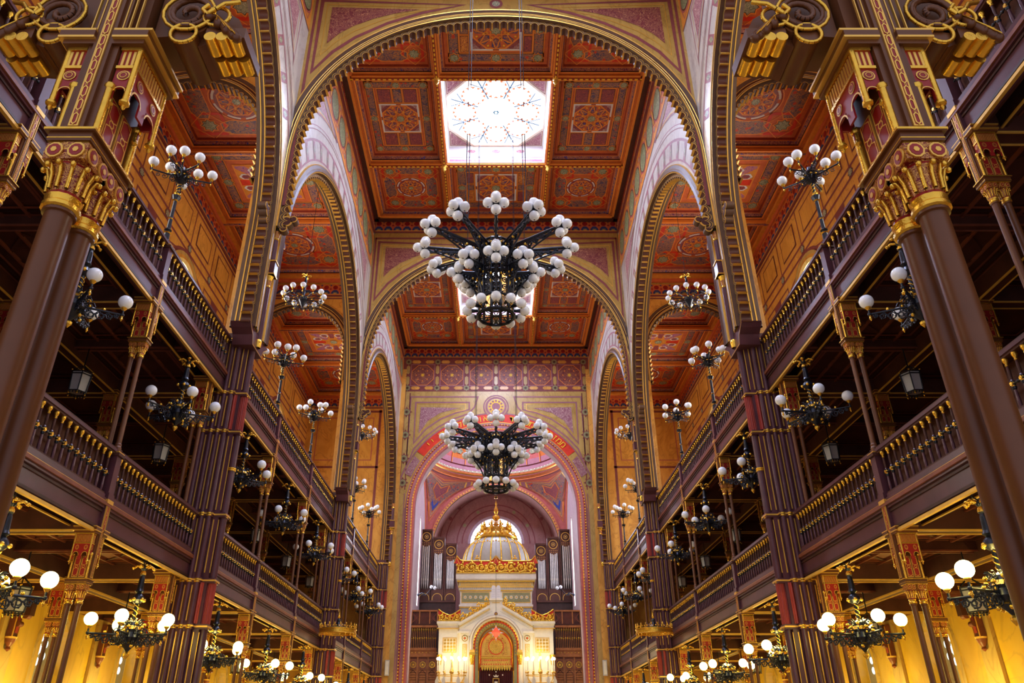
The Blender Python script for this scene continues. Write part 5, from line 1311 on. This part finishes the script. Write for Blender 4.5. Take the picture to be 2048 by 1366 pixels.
def dome_pt(a, f, q=1.): th = f*pi/2; return (4.2*cos(th)*cos(a)*q, CY+4.2*cos(th)*sin(a)*q, 16.45+3.2*sin(th)*q)
for j in range(mm):
    for i in range(nn):
        k = (i//2) % 3; mt = ('rose', 'ornament_blue', 'rib_orange')[k] if j % 4 < 3 else 'olive'
        if j == 0: mt = 'mauve'
        vs = [dome_pt(2*pi*i/nn, j/mm), dome_pt(2*pi*(i+1)/nn, j/mm), dome_pt(2*pi*(i+1)/nn, (j+1)/mm), dome_pt(2*pi*i/nn, (j+1)/mm)]; mb.add(vs, [(0, 1, 2, 3)], mt, True)
for i in range(24):
    a = 2*pi*(i+.5)/24
    for f in (.17, .38):
        c = dome_pt(a, f, .985)
        vs = [dome_pt(a+(.075 if q % 2 == 0 else .05)*cos(2*pi*q/12), f+(.042 if q % 2 == 0 else .03)*sin(2*pi*q/12), .985) for q in range(12)]; mb.add(vs, [tuple(range(12))], 'green_star')
    mb.ptube([dome_pt(2*pi*i/24, f/10, .985) for f in range(10)], .03, 'strap', 4)
struct(mb.build('ceiling_dome'))
w = MB(); w.disc((0, 0), 1.3, (lambda u, v, d: (u, CY+v, 19.45)), 0, 'daylight_glass', 24); o = w.build('window_31'); struct(o)  # glowing disc added at the dome top to light the apse, no known opening
# ------------------------------------------------------------------ organ
def organ(s):
    t = thing('organ_case', 'dark wooden organ case with silver pipes %s the domed ark' % ('left of' if s < 0 else 'right of'), 'organ', (s*3.6, 47.0, 7.0), 0, 'organ cases beside the ark')
    for k, (xc, w, top, n) in enumerate(((-.72*1, .74, 4.73, 4), (.06, .74, 4.26, 5), (.82, .70, 3.86, 7))):
        xc = xc*(-s); p = MB()
        p.box(xc-w/2, xc+w/2, .08, .5, .5, top, 'wood_dark'); p.box(xc-w/2, xc+w/2, .02, .1, .5, 1.15, 'wood'); p.box(xc-w/2, xc-w/2+.06, 0, .1, .5, top, 'wood'); p.box(xc+w/2-.06, xc+w/2, 0, .1, .5, top, 'wood'); p.box(xc-w/2, xc+w/2, -.03, .1, top-.06, top+.04, 'wood')
        M = lambda u, v, d: (xc+u, .04-d, v)
        p.rect(-w/2+.06, w/2-.06, top-1.0, top-.06, M, 0, 'wood')
        p.ring((0, top-.42), .25, .28, M, .02, 'gold_line', 20); p.flat(star8((0, top-.42), .23, 0, .5), M, .015, 'wood_dark'); p.ring((0, top-.42), .10, .12, M, .02, 'gold_line', 12); p.disc((0, top-.42), .04, M, .022, 'gold_line', 8)
        for i in range(-2, 3):
            for j in range(4-abs(i)//1): p.ring((i*.115, top-.80-j*.12), .03, .045, M, .02, 'wood_red', 8); p.disc((i*.115, top-.80-j*.12), .018, M, .02, 'gold_line', 6)
        p.ring((0, .62), w*.38, w*.38+.025, M, .03, 'gold_line', 16, 0, pi); 
        for q in (-1, 1): p.line([(q*(w*.38+.012), .40), (q*(w*.38+.012), .62)], .025, M, .03, 'gold_line')
        p.build('tower', t)
        for i in range(n):
            x = xc-w/2+.12+(w-.24)*(i+.5)/n; r = (w-.24)/n*.40; q = MB()
            q.lathe([(.008, 1.18), (r*.95, 1.5), (r, 1.62), (r, top-.95-.12*(1-abs(i-(n-1)/2)/(n/2)))], 'tin', (x, -.02, 0), 10); q.tube((x, -.02-r*.9, 1.66), (x, -.02-r*.9, 1.78), r*.5, 'ivory', n=6); q.build('pipe', t)
    p = MB(); p.box(-1.15, 1.15, .1, .6, -3.0, .5, 'wood_dark'); p.box(-1.15, 1.15, 0, .2, .40, .52, 'wood'); p.build('base', t)
for s in (-1, 1): organ(s)
# ------------------------------------------------------------------ choir screens beside the ark
def screen(s):
    t = thing('choir_screen', 'carved brown wooden screen with lattice and balusters %s the marble ark' % ('left of' if s < 0 else 'right of'), 'screen', (s*3.89, 43.2, 0), 0, 'choir screens beside the ark')
    p = MB(); x0, x1 = -.70, .70
    p.box(x0, x1, .05, .12, FL, 4.1, 'wood_red'); p.box(x0, x1, -.06, .15, 4.02, 4.12, 'wood_honey'); p.box(x0, x1, .0, .12, 4.12, 4.34, 'wood_honey'); p.box(x0, x1, -.08, .15, 4.34, 4.46, 'wood_honey'); p.box(x0, x1, -.06, .12, 5.50, 5.60, 'wood_honey'); p.box(x0, x1, -.05, .12, 5.60, 5.68, 'wood'); p.box(x0, x1, -.02, .1, 6.32, 6.40, 'wood_honey'); p.box(x0, x1, .10, .14, 4.46, 5.5, 'wood_dark')
    for x in (x0, -.28, .28, x1): p.box(x-.04, x+.04, -.0, .1, FL, 4.02, 'wood_honey'); p.box(x-.03, x+.03, -.02, .1, 5.68, 6.32, 'wood_honey')
    for i in range(9): p.sphere((x0+.1+i*.19, -.005, 4.23), .035, 'gold_paint', 6, 4)
    p.build('frame', t)
    p = MB(); n = 17
    for i in range(n*2):
        M = lambda u, v, d: (u, .05-d, v); a = x0+.1*(i-6)
        for q in (1, -1):
            P = [(a, 5.68), (a+q*.62, 6.32)]; P = [(min(max(x, x0), x1), z) for x, z in P]
            if abs(P[0][0]-P[1][0]) > .3: p.line(P, .022, M, .006*(1+q), 'wood_red')
    p.box(x0, x1, .08, .1, 5.68, 6.32, 'wood_dark'); p.build('lattice', t)
    f = None
    for i in range(14):
        x = x0+.06+(x1-x0-.12)*i/13
        if f is None:
            p = MB(); p.lathe([(.028, 4.46), (.018, 4.52), (.02, 4.9), (.03, 4.97, 'gold'), (.018, 5.0, 'gold'), (.016, 5.3), (.028, 5.40, 'gold'), (.02, 5.44, 'gold'), (.03, 5.5)], 'wood_honey', n=7); f = p.build('baluster', t, (x, 0, 0))
        else: c = f.copy(); COL.objects.link(c); c.parent = t; c.location = (x, 0, 0)
    for k, xc in enumerate((-.5, 0, .5)):
        p = MB(); M = lambda u, v, d: (xc+u, .04-d, v)
        p.mbox(M, -.22, .22, FL, 3.9, 0, .02, 'wood_honey'); p.mbox(M, -.18, .18, 3.42, 3.86, .02, .03, 'wood_red')
        p.ring((0, 3.64), .13, .16, M, .035, 'gold', 18); p.disc((0, 3.64), .04, M, .035, 'gold', 8)
        for j in range(6): a = pi/3*j; p.ring((.075*cos(a), 3.64+.075*sin(a)), .032, .042, M, .036, 'gold', 8)
        for j in range(5):
            for q in (-1, 1): p.line([(-.18, 2.9+.12*j*1), (.18, 2.9+.12*j+q*.0)], .02, M, .025, 'wood_red')
        p.line([(-.18, 2.6), (-.18, 3.2), (0, 3.38), (.18, 3.2), (.18, 2.6)], .03, M, .03, 'wood', False); p.build('door', t)
for s in (-1, 1): screen(s)
# ------------------------------------------------------------------ the ark
T = thing('torah_ark', 'domed white marble ark with gilded crown and portal at the far end', 'ark', (0, 42.0, 0))
F = lambda u, v, d: (u, -d, v)          # front plane y = 42
p = MB()
p.box(-3.0, -1.85, .0, 1.6, FL, 5.45, 'ivory'); p.box(1.85, 3.0, .0, 1.6, FL, 5.45, 'ivory'); p.box(-1.95, 1.95, .25, 1.6, FL, 5.3, 'ivory')
for s in (-1, 1):
    q = lambda a, b, c, d, e, f, m: p.box(min(s*a, s*b), max(s*a, s*b), c, d, e, f, m)
    q(1.80, 3.08, -.08, 1.6, 5.45, 5.52, 'ivory'); q(1.80, 3.12, -.12, 1.6, 5.52, 5.64, 'ivory'); q(1.80, 3.10, -.10, 1.6, 5.28, 5.32, 'gold_line'); q(1.80, 3.05, -.04, 1.6, 5.32, 5.45, 'ivory')
    q(1.40, 1.90, -.30, 1.0, FL, 4.95, 'ivory'); q(1.40, 1.92, -.34, 1.0, 4.95, 5.02, 'ivory')
p.build('marble_front', T)
for s in (-1, 1):
    p = MB(); c = s*2.42          # gold lattice panels
    p.mbox(F, c-.36, c+.36, 4.12, 4.84, .0, .03, 'gold_paint'); p.mbox(F, c-.32, c+.32, 4.16, 4.80, .03, .034, 'ivory')
    for i in range(4):
        for j in range(4): p.flat(star8((c-.24+.16*i, 4.24+.16*j), .075, 0, .5), F, .04, 'gold'); p.ring((c-.24+.16*i, 4.24+.16*j), .055, .072, F, .045, 'gold_paint', 8)
    p.build('lattice_panel', T)
    F2 = lambda u, v, d: (u, -.30-d, v); c = s*1.62
    p = MB(); p.disc((c, 4.78), .16, F2, .02, 'gold', 16); p.disc((c, 4.78), .12, F2, .03, 'ivory', 16); p.flat(star8((c, 4.78), .10, 0, .5), F2, .04, 'gold'); p.disc((c, 4.78), .04, F2, .05, 'bright_red', 8); p.build('roundel', T)
    p = MB(); p.mbox(F2, c-.12, c+.12, 3.85, 4.5, 0, .02, 'gold_paint'); p.mbox(F2, c-.09, c+.09, 3.88, 4.47, .02, .025, 'pale_fretwork'); p.build('side_panel', T)
def cresting(name, x0, x1, y, z, hf, n, roots=None):
    """openwork gilded scrolls on a red ground; hf(f) gives the height"""
    p = MB(); X, Z = (1, 0, 0), (0, 0, 1); m = 24
    top = [(x0+(x1-x0)*i/m, z+hf(i/m)) for i in range(m+1)]
    M = lambda u, v, d: (u, y-d, v)
    vs = []
    for i in range(m): p.flat([(top[i][0], z), (top[i+1][0], z), top[i+1], top[i]], M, -.02, 'bright_red')
    p.ptube([(x, y, zz) for x, zz in top], .035, 'gold', 6)
    for i in range(n):
        f = (i+.5)/n; w = (x1-x0)/n; h = hf(f); c = (x0+(x1-x0)*f, y-.02, z+h*.45); r = min(w*.5, h*.42)
        p.ptube(spiral(c, r, 1.6*(1 if i % 2 else -1), .5, X, Z, 16), r*.24, 'gold', 6); p.sphere(c, r*.34, 'gold', 8, 6)
        for k in range(5): a = 2*pi*k/5+f; p.sphere((c[0]+r*cos(a)*1.0, y-.03, c[2]+r*sin(a)*.95), r*.30, 'gold', 6, 4)
        if i < n-1:
            c = (x0+(x1-x0)*(i+1)/n, y-.03, z+hf((i+1)/n)*.25); p.ptube(spiral(c, r*.4, 1.4, 1, X, Z, 10), r*.2, 'gold', 5)
    p.box(x0, x1, y-.06, y+.04, z-.02, z+.05, 'gold'); return p
for s in (-1, 1):
    x0, x1 = (1.88, 3.06) if s > 0 else (-3.06, -1.88)
    cresting('c', x0, x1, -.02, 5.66, lambda f: .30+.30*(abs(f-.5)*2)**1.5, 3).build('wing_cresting', T)
# gable
p = MB(); G = lambda u, v, d: (u, -.32-d, v)
outer = [(-1.92, 5.02), (-1.92, 5.42), (-.32, 6.32), (-.32, 6.72), (.32, 6.72), (.32, 6.32), (1.92, 5.42), (1.92, 5.02)]
ap, an = arch_path(0, 4.5, 1.28, 1.30, FL, 30)
p.box(-1.92, 1.92, -.25, .3, 5.80, 5.82, 'ivory')
def gable_top(u):
    u = abs(u); return 6.72 if u < .32 else 6.32-(u-.32)*(.90/1.60)
cuts = sorted({-1.92, 1.92, -.32, .32, 0.} | {q[0] for q in ap})
def atop(u):
    for a, b in zip(ap[:-1], ap[1:]):
        if a[0] <= u <= b[0] and b[0]-a[0] > 1e-9: return a[1]+(b[1]-a[1])*(u-a[0])/(b[0]-a[0])
    return FL
for a, b in zip(cuts[:-1], cuts[1:]):
    if b-a < 1e-6: continue
    e = (b-a)*.001; lo0, lo1 = (atop(a+e), atop(b-e)) if abs((a+b)/2) < 1.28 else (4.9, 4.9)
    p.flat([(a, lo0), (b, lo1), (b, gable_top(b-e)), (a, gable_top(a+e))], G, 0, 'ivory')
for s in (-1, 1):
    e = [(s*1.92, 5.42), (s*.32, 6.32)]; p.line(e, .12, G, .06, 'ivory'); p.line([(s*1.92, 5.33), (s*.32, 6.23)], .035, G, .07, 'gold'); p.line([(s*1.7, 5.28), (s*.2, 6.12)], .02, G, .02, 'stone_grey'); p.prism([(s*1.98, 5.40), (s*1.98, 5.52), (s*.34, 6.42), (s*.34, 6.30)], G, -.5, .10, 'ivory')
    p.mbox(G, min(s*1.42, s*2.0), max(s*1.42, s*2.0), 5.02, 5.12, -.3, .08, 'ivory')
p.mbox(G, -.36, .36, 6.66, 6.76, -.5, .1, 'ivory'); p.line([(-.2, 6.55), (.2, 6.55)], .03, G, .02, 'gold'); p.disc((0, 5.98), .09, G, .02, 'wine', 14); p.disc((0, 5.98), .05, G, .03, 'gold', 10)
p.sweep(ap, an, [(-.02, -.45, ''), (0, 0, 'gold_line'), (.0, .10, 'ivory'), (.08, .10, 'ivory'), (.10, .06, 'gold_line'), (.14, 0, 'stone_grey')], G); p.build('gable', T)
for s in (-1, 1):
    p = MB(); X, Z = (1, 0, 0), (0, 0, 1)
    for k in range(7):
        f = (k+.5)/7; x = s*(1.85-1.45*f); z = 5.53+.86*f; r = .19 if k % 2 else .16
        p.ptube(spiral((x, -.35, z+.06+r*.5), r, 1.5*s, 1, X, Z, 12), .040, 'gold', 5); p.sphere((x, -.37, z+.06+r*.5), .065, 'gold', 7, 5)
        if k % 2 == 0:
            for q, dz in ((0, .44), (-.07, .36), (.07, .36)): p.sphere((x+q, -.35, z+dz), .055, 'gold', 6, 4)
        p.sphere((x+s*.08, -.36, z+.05), .05, 'gold', 6, 4)
    p.build('gable_cresting', T)
p = MB()      # portal: nested arches
Q = lambda u, v, d: (u, -.1-d, v)
bp_, bn = arch_path(0, 4.45, 1.18, 1.22, FL, 30)
p.sweep(bp_, bn, [(-.32, -.30, ''), (-.30, -.10, 'gold'), (-.26, -.06, 'gold'), (-.10, .04, 'olive'), (-.04, .06, 'bright_red'), (.02, .10, 'gold'), (.10, .16, 'ivory')], Q)
R = resample(bp_, .16)
for i in range(0, len(R), 10):
    x, y, nx, ny = R[i]
    if y > 3.9: p.flat([(x-nx*.05+ny*.05, y-ny*.05-nx*.05), (x-nx*.05-ny*.05, y-ny*.05+nx*.05), (x+nx*.0, y+ny*.0)], Q, .09, 'deep_red'); p.flat(star8((x-nx*.17, y-ny*.17), .05, 0, .5), Q, .03, 'gold')
tp, tn = arch_path(0, 4.3, .86, .92, 3.25, 24)
Q2 = lambda u, v, d: (u, .12-d, v)
p.flat(tp, Q2, 0, 'gold_paint'); p.sweep(tp, tn, [(-.10, .0, ''), (-.10, .04, 'gold'), (-.04, .06, 'bright_red'), (.0, .10, 'gold'), (.02, .2, 'gold')], Q2)
for r, mt in ((.56, 'gold_fretwork'), (.40, 'bright_red'), (.36, 'gold')): p.disc((0, 4.42), r, Q2, .02+(.6-r)*.06, mt, 28)
p.flat([(-.62, 4.02), (.62, 4.02), (.50, 4.75), (0, 5.02), (-.50, 4.75)], Q2, .01, 'gold_fretwork')
for i in range(24): a = 2*pi*i/24; p.line([(.05*cos(a), 4.42+.05*sin(a)), (.35*cos(a), 4.42+.35*sin(a))], .02, Q2, .045, 'gold_paint')
p.mbox(Q2, -.78, .78, 3.84, 3.90, 0, .08, 'gold'); p.mbox(Q2, -.78, .78, 3.95, 3.98, 0, .05, 'gold_line'); p.build('portal_arch', T)
p = MB()      # gilded valance
for r_, (z, w, mt) in enumerate(((3.80, .62, 'bright_red'), (3.70, .70, 'gold'), (3.60, .78, 'bright_red'), (3.50, .80, 'gold'))):
    p.mbox(Q2, -w, w, z-.09, z, 0, .06+.03*r_, 'gold_paint'); n = 13
    for i in range(n): x = -w+2*w*(i+.5)/n; p.disc((x, z-.045), .035, Q2, .066+.03*r_, mt, 6)
for i in range(12): x = -.76+1.52*(i+.5)/12; p.prism([(x-.05, 3.42), (x+.05, 3.42), (x+.05, 3.34), (x, 3.24), (x-.05, 3.34)], Q2, .10, .14, 'gold'); 
p.build('valance', T)
p = MB()      # curtain with pleats
for i in range(28):
    x0_, x1_ = -.84+1.68*i/28, -.84+1.68*(i+1)/28; y0_, y1_ = (.03 if i % 2 else -.01), (.03 if (i+1) % 2 else -.01)
    p.add([(x0_, y0_+.05, FL), (x1_, y1_+.05, FL), (x1_, y1_+.05, 3.4), (x0_, y0_+.05, 3.4)], [(0, 1, 2, 3)], 'velvet')
Q3 = lambda u, v, d: (u, -d, v)
p.flat([(-.10, 2.95), (-.14, 3.05), (-.05, 3.0), (0, 3.09), (.05, 3.0), (.14, 3.05), (.10, 2.95)], Q3, .03, 'ivory'); p.line([(-.15, 2.5), (-.15, 2.88), (.15, 2.88), (.15, 2.5)], .03, Q3, .03, 'gold_paint'); p.mbox(Q3, -.08, .08, 2.45, 2.75, .02, .03, 'ivory')
for x, z in ((-.34, 3.05), (.34, 3.05), (0, 3.2)): p.disc((x, z), .035, Q3, .03, 'ivory', 8)
p.build('curtain', T)
for s in (-1, 1):
    p = MB(); p.lathe([(.10, FL), (.08, FL+.2), (.075, 3.5), (.10, 3.52, 'gold'), (.08, 3.56, 'gold'), (.12, 3.75, 'gold'), (.10, 3.8, 'gold'), (.14, 3.95, 'gold')], 'ivory', (s*1.22, -.42, 0), 14); p.box(s*1.22-.15, s*1.22+.15, -.57, -.27, 3.95, 4.08, 'gold'); p.box(s*1.22-.12, s*1.22+.12, -.55, -.29, 4.08, 4.2, 'gold_paint'); p.build('portal_column', T)
    p = MB(); p.lathe([(.07, FL), (.07, 3.5), (.10, 3.55, 'gold'), (.14, 3.9, 'gold'), (.16, 4.0, 'gold')], 'ivory', (s*2.93, -.08, 0), 12); p.build('corner_column', T)
p = MB()      # upper drum of the ark
p.box(-1.98, 1.98, 1.5, 5.0, 4.5, 6.6, 'dome_grey'); p.box(-2.02, 2.02, 1.46, 5, 6.55, 6.62, 'gold_paint'); p.box(-2.05, 2.05, 1.42, 5, 6.62, 6.72, 'ivory'); p.box(-2.0, 2.0, 1.48, 5, 6.72, 7.5, 'ivory')
U = lambda u, v, d: (u, 1.48-d, v)
for s in (-1, 1):
    p.mbox(U, min(s*.35, s*1.92), max(s*.35, s*1.92), 6.82, 7.40, 0, .02, 'gold_line'); p.mbox(U, min(s*.38, s*1.89), max(s*.38, s*1.89), 6.86, 7.36, .0, .03, 'olive')
    for i in range(5): x = s*(.55+.29*i); p.flat(star8((x, 7.11), .12, 0, .6), U, .04, 'ivory'); p.disc((x, 7.11), .05, U, .05, 'gold_line', 8); p.ring((x+s*.145, 7.11), .10, .115, U, .036, 'pale_fretwork', 12)
p.mbox(U, -2.0, 2.0, 7.44, 7.5, 0, .05, 'gold')
for k, (z0, z1, o, mt) in enumerate(((7.5, 7.62, .06, 'ivory'), (7.62, 7.70, .10, 'gold_paint'), (7.70, 7.92, .08, 'pale_fretwork'), (7.92, 8.0, .16, 'gold'), (8.0, 8.06, .20, 'ivory'), (8.06, 8.36, .24, 'ivory'))): p.box(-2.0-o, 2.0+o, 1.48-o, 5, z0, z1, mt)
for i in range(38): x = -1.98+3.96*(i+.5)/38; p.mbox(lambda u, v, d: (u, 1.40-d, v), x-.035, x+.035, 7.72, 7.86, 0, .02, 'gold_paint'); p.mbox(lambda u, v, d: (u, 1.38-d, v), x-.02, x+.02, 7.56, 7.60, 0, .07, 'stone_grey')
p.build('upper_storey', T)
p = MB(); p.prism([(-.26, 6.76)]+[(-.13-.11*cos(pi*j/8), 7.32+.11*sin(pi*j/8)) for j in range(9)]+[(0, 7.30)]+[(.13-.11*cos(pi*j/8), 7.32+.11*sin(pi*j/8)) for j in range(9)]+[(.26, 6.76)], G, -.04, .03, 'white_paint')
for s in (-1, 1):
    for i in range(5): p.mbox(G, s*.13-.08, s*.13+.08, 6.85+.09*i, 6.87+.09*i, .03, .033, 'stone_grey')
p.build('tablets', T)
def hf(f):
    d = min(f, 1-f, abs(f-.5)); return .66+.30*max(0, 1-d/.06)**1.2
pp = cresting('c', -2.22, 2.22, 1.25, 8.38, hf, 8)
for f in (0, .5, 1):
    x = -2.22+4.44*f; MU = lambda u, v, d: (u, 1.20-d, v); pp.flat([(x-.14, 8.9), (x+.14, 8.9), (x+.05, 9.15), (x, 9.34), (x-.05, 9.15)], MU, 0, 'bright_red'); pp.line([(x-.16, 8.88), (x-.05, 9.12), (x, 9.34), (x+.05, 9.12), (x+.16, 8.88)], .03, MU, .01, 'gold')
for f in (.26, .74):
    x = -2.22+4.44*f
    for q, dz in ((0, .92), (-.07, .80), (.07, .80), (0, .80)): pp.sphere((x, 1.2, 8.38+dz) if q == 0 else (x+q, 1.2, 8.38+dz), .055, 'gold', 7, 5)
pp.build('crest', T)
p = MB(); dc = (0, 3.3, 0)
prof = [(1.98, 8.4), (1.98, 8.9), (1.96, 9.3), (1.88, 9.7), (1.72, 10.1), (1.46, 10.45), (1.22, 10.62), (1.26, 10.66, 'gold'), (1.22, 10.74, 'gold')]
p.lathe1([q[:2] for q in prof[:7]], 'dome_grey', dc, 64); p.lathe(prof[6:], 'gold', dc, 48)
for i in range(20):
    a = 2*pi*(i+.5)/20; p.ptube([(r*1.005*cos(a), 3.3+r*1.005*sin(a), z) for r, z in [q[:2] for q in prof[:7]]], .045, 'gold', 6)
    a = 2*pi*i/20
    for k in range(3): q = (-.09, 0, .09)[k]; p.sphere((1.58*cos(a+q), 3.3+1.58*sin(a+q), 10.26+(.05 if k == 1 else 0)), .055, 'gold', 6, 4)
p.build('dome', T)
p = MB(); p.lathe([(1.30, 10.66), (1.32, 10.74), (.98, 10.92), (.92, 10.98)], 'gold', dc, 40); p.lathe([(.86, 10.98), (.76, 11.1), (.80, 11.35), (.76, 11.36), (.70, 11.1)], 'gold_paint', dc, 32)
for i in range(20):
    a = 2*pi*i/20; p.sphere((1.2*cos(a), 3.3+1.2*sin(a), 10.88), .07, 'gold', 7, 5); p.lathe([(.05, 0), (.06, .08), (.002, .18)], 'gold', (1.12*cos(a), 3.3+1.12*sin(a), 10.92), 6)
for i in range(12):
    a = 2*pi*i/12; p.sphere((.82*cos(a), 3.3+.82*sin(a), 11.2), .08, 'gold', 7, 5); p.sphere((.80*cos(a), 3.3+.80*sin(a), 11.46), .06, 'gold', 6, 4); p.lathe([(.04, 0), (.05, .06), (.002, .2)], 'gold', (.80*cos(a), 3.3+.80*sin(a), 11.45), 6)
for i in range(10):
    a = 2*pi*i/10; c0 = (.86*cos(a), 3.3+.86*sin(a)); p.sphere((*c0, 11.32), .11, 'gold', 8, 6, 1.3); p.lathe([(.07, 0), (.10, .10), (.05, .2), (.002, .36)], 'gold', (*c0, 11.42), 7)
    p.ptube([(1.16*cos(a), 3.3+1.16*sin(a), 10.92), (1.10*cos(a), 3.3+1.10*sin(a), 11.15), (.92*cos(a), 3.3+.92*sin(a), 11.2)], .05, 'gold', 6)
p.build('crown', T)
p = MB(); p.lathe([(.5, 11.2), (.25, 11.4), (.06, 11.5), (.20, 11.62), (.05, 11.8), (.10, 11.86), (.26, 12.0), (.22, 12.12), (.08, 12.25), (.15, 12.4), (.13, 12.55), (.04, 12.8), (.07, 12.9), (.02, 13.1), (.02, 13.3)], 'gold', dc, 12)
for i in range(6): a = pi/3*i; p.sphere((.24*cos(a), 3.3+.24*sin(a), 11.85), .06, 'gold', 6, 4)
MF = lambda u, v, d: (u, 3.3-d, v)
for r in (pi/2, -pi/2): p.prism([(.13*cos(r+2*pi*i/3), 13.3+.13*sin(r+2*pi*i/3)) for i in range(3)], MF, -.02, .02, 'gold')
p.build('finial', T)
# eternal light
t = thing('hanging_lamp', 'red and white star lamp hanging before the ark portal', 'lamp', (0, 41.2, 4.98))
p = MB(); p.tube((0, 0, .45), (0, 0, 15.8), .010, 'iron', n=4); p.build('cable', t)
p = MB()
for i in range(8):
    a = pi/4*i; q = .42 if i % 2 == 0 else .30
    tip = (q*cos(a), 0, q*sin(a)); w = .10
    p.add([(.17*cos(a-.4), 0, .17*sin(a-.4)), (.12*cos(a), -.12, .12*sin(a)), (.17*cos(a+.4), 0, .17*sin(a+.4)), (.12*cos(a), .12, .12*sin(a)), tip], [(0, 1, 4), (1, 2, 4), (2, 3, 4), (3, 0, 4)], 'white_paint')
p.build('star', t)
p = MB(); v = [(.24, -.12, 0), (0, -.12, .27), (-.24, -.12, 0), (0, -.12, -.27), (0, -.32, 0)]; p.add(v, [(0, 1, 4), (1, 2, 4), (2, 3, 4), (3, 0, 4), (0, 1, 2, 3)], 'lamp_red'); p.build('red_glass', t)
# candelabra
for s in (-1, 1):
    t = thing('candelabrum', 'many-branched gilt candelabrum with burning lights %s of the portal' % ('left' if s < 0 else 'right'), 'candelabrum', (s*2.22, 40.9, 0), 0, 'candelabra before the ark')
    p = MB(); p.lathe([(.3, FL), (.28, FL+.2), (.08, FL+.4), (.06, 1.5), (.10, 2.2), (.05, 2.3), (.05, 3.0), (.12, 3.1), (.05, 3.3), (.03, 3.8), (.07, 3.9), (.01, 4.05)], 'gold_paint', n=10)
    for i in range(4): p.box(-.72+.40*i, -.70+.40*i+.0, -.02, .02, 2.9, 3.2, 'gold_paint')
    p.ptube([(.72*cos(2*pi*i/24), .5*sin(2*pi*i/24), 2.95) for i in range(25)], .02, 'gold_paint', 5); p.ptube([(.66*cos(2*pi*i/24), .45*sin(2*pi*i/24), 2.6) for i in range(25)], .02, 'gold_paint', 5)
    p.build('stand', t)
    for i in range(12):
        a = 2*pi*i/12; x, y = .72*cos(a), .50*sin(a)
        p = MB(); p.ptube([(0, 0, 2.3), (x*.6, y*.6, 2.45), (x, y, 2.8), (x, y, 3.05)], .018, 'gold_paint', 5); p.lathe([(.02, 3.05), (.06, 3.1), (.02, 3.14)], 'gold_paint', (x, y, 0), 8); p.tube((x, y, 3.12), (x, y, 3.62), .022, 'ivory', n=6); b = p.build('branch', t)
        p = MB(); p.sphere((x, y, 3.72), .055, 'candle_light', 8, 6, 1.3); p.build('flame_bulb', b)
        p = MB(); q = [(x-.10, 2.35), (x-.09, 2.7), (x, 2.92), (x+.09, 2.7), (x+.10, 2.35)]; p.prism(q, (lambda u, v, d: (u, y-.05-d, v)), 0, .015, 'ivory') if i % 2 == 0 else None
        if i % 2 == 0: p.build('shield', b)
    l = bpy.data.lights.new('candle_glow', 'POINT'); l.energy = 38; l.color = (1, .85, .45); l.shadow_soft_size = .4
    lo = bpy.data.objects.new('candle_glow', l); COL.objects.link(lo); lo.location = (s*2.22, 40.75, 3.9)
    # small bracket lamp on the organ side wall, and the column loudspeaker
    t = thing('wall_lamp', 'double white globe lamp on an arm %s the organ' % ('left below' if s < 0 else 'right below'), 'lamp', (s*4.55, 45.6, 7.6), 0, 'bracket lamps beside the organ')
    p = MB(); p.ptube([(0, 0, 0), (-s*.25, -.1, .1), (-s*.45, -.1, -.05), (-s*.7, -.1, .25), (-s*.9, -.1, .3)], .022, 'iron', 5); p.ptube(spiral((-s*.3, -.1, .0), .12, 1.5, 0, (1, 0, 0), (0, 0, 1), 10), .014, 'iron', 4); p.sphere((0, 0, 0), .08, 'iron', 8, 5); p.build('arm', t)
    for q in (0, .2): globe_obj('globe_glass', .098, t, (-s*(.78+q), -.12, .42-.06*(q > 0)))
    sp = MB(); sp.box(s*5.3-.10, s*5.3+.10, 39.62, 39.78, 2.85, 3.55, 'stone_grey'); sp.box(s*5.3-.07, s*5.3+.07, 39.61, 39.62, 2.9, 3.5, 'ivory'); sp.box(s*5.3-.02, s*5.3+.02, 39.78, 40.09, 3.15, 3.2, 'iron')
    o = sp.build('loudspeaker'); tag(o, 'slim pale loudspeaker column fixed to the yellow end wall, %s of the arch' % SIDE[s], 'speaker', 'column loudspeakers')
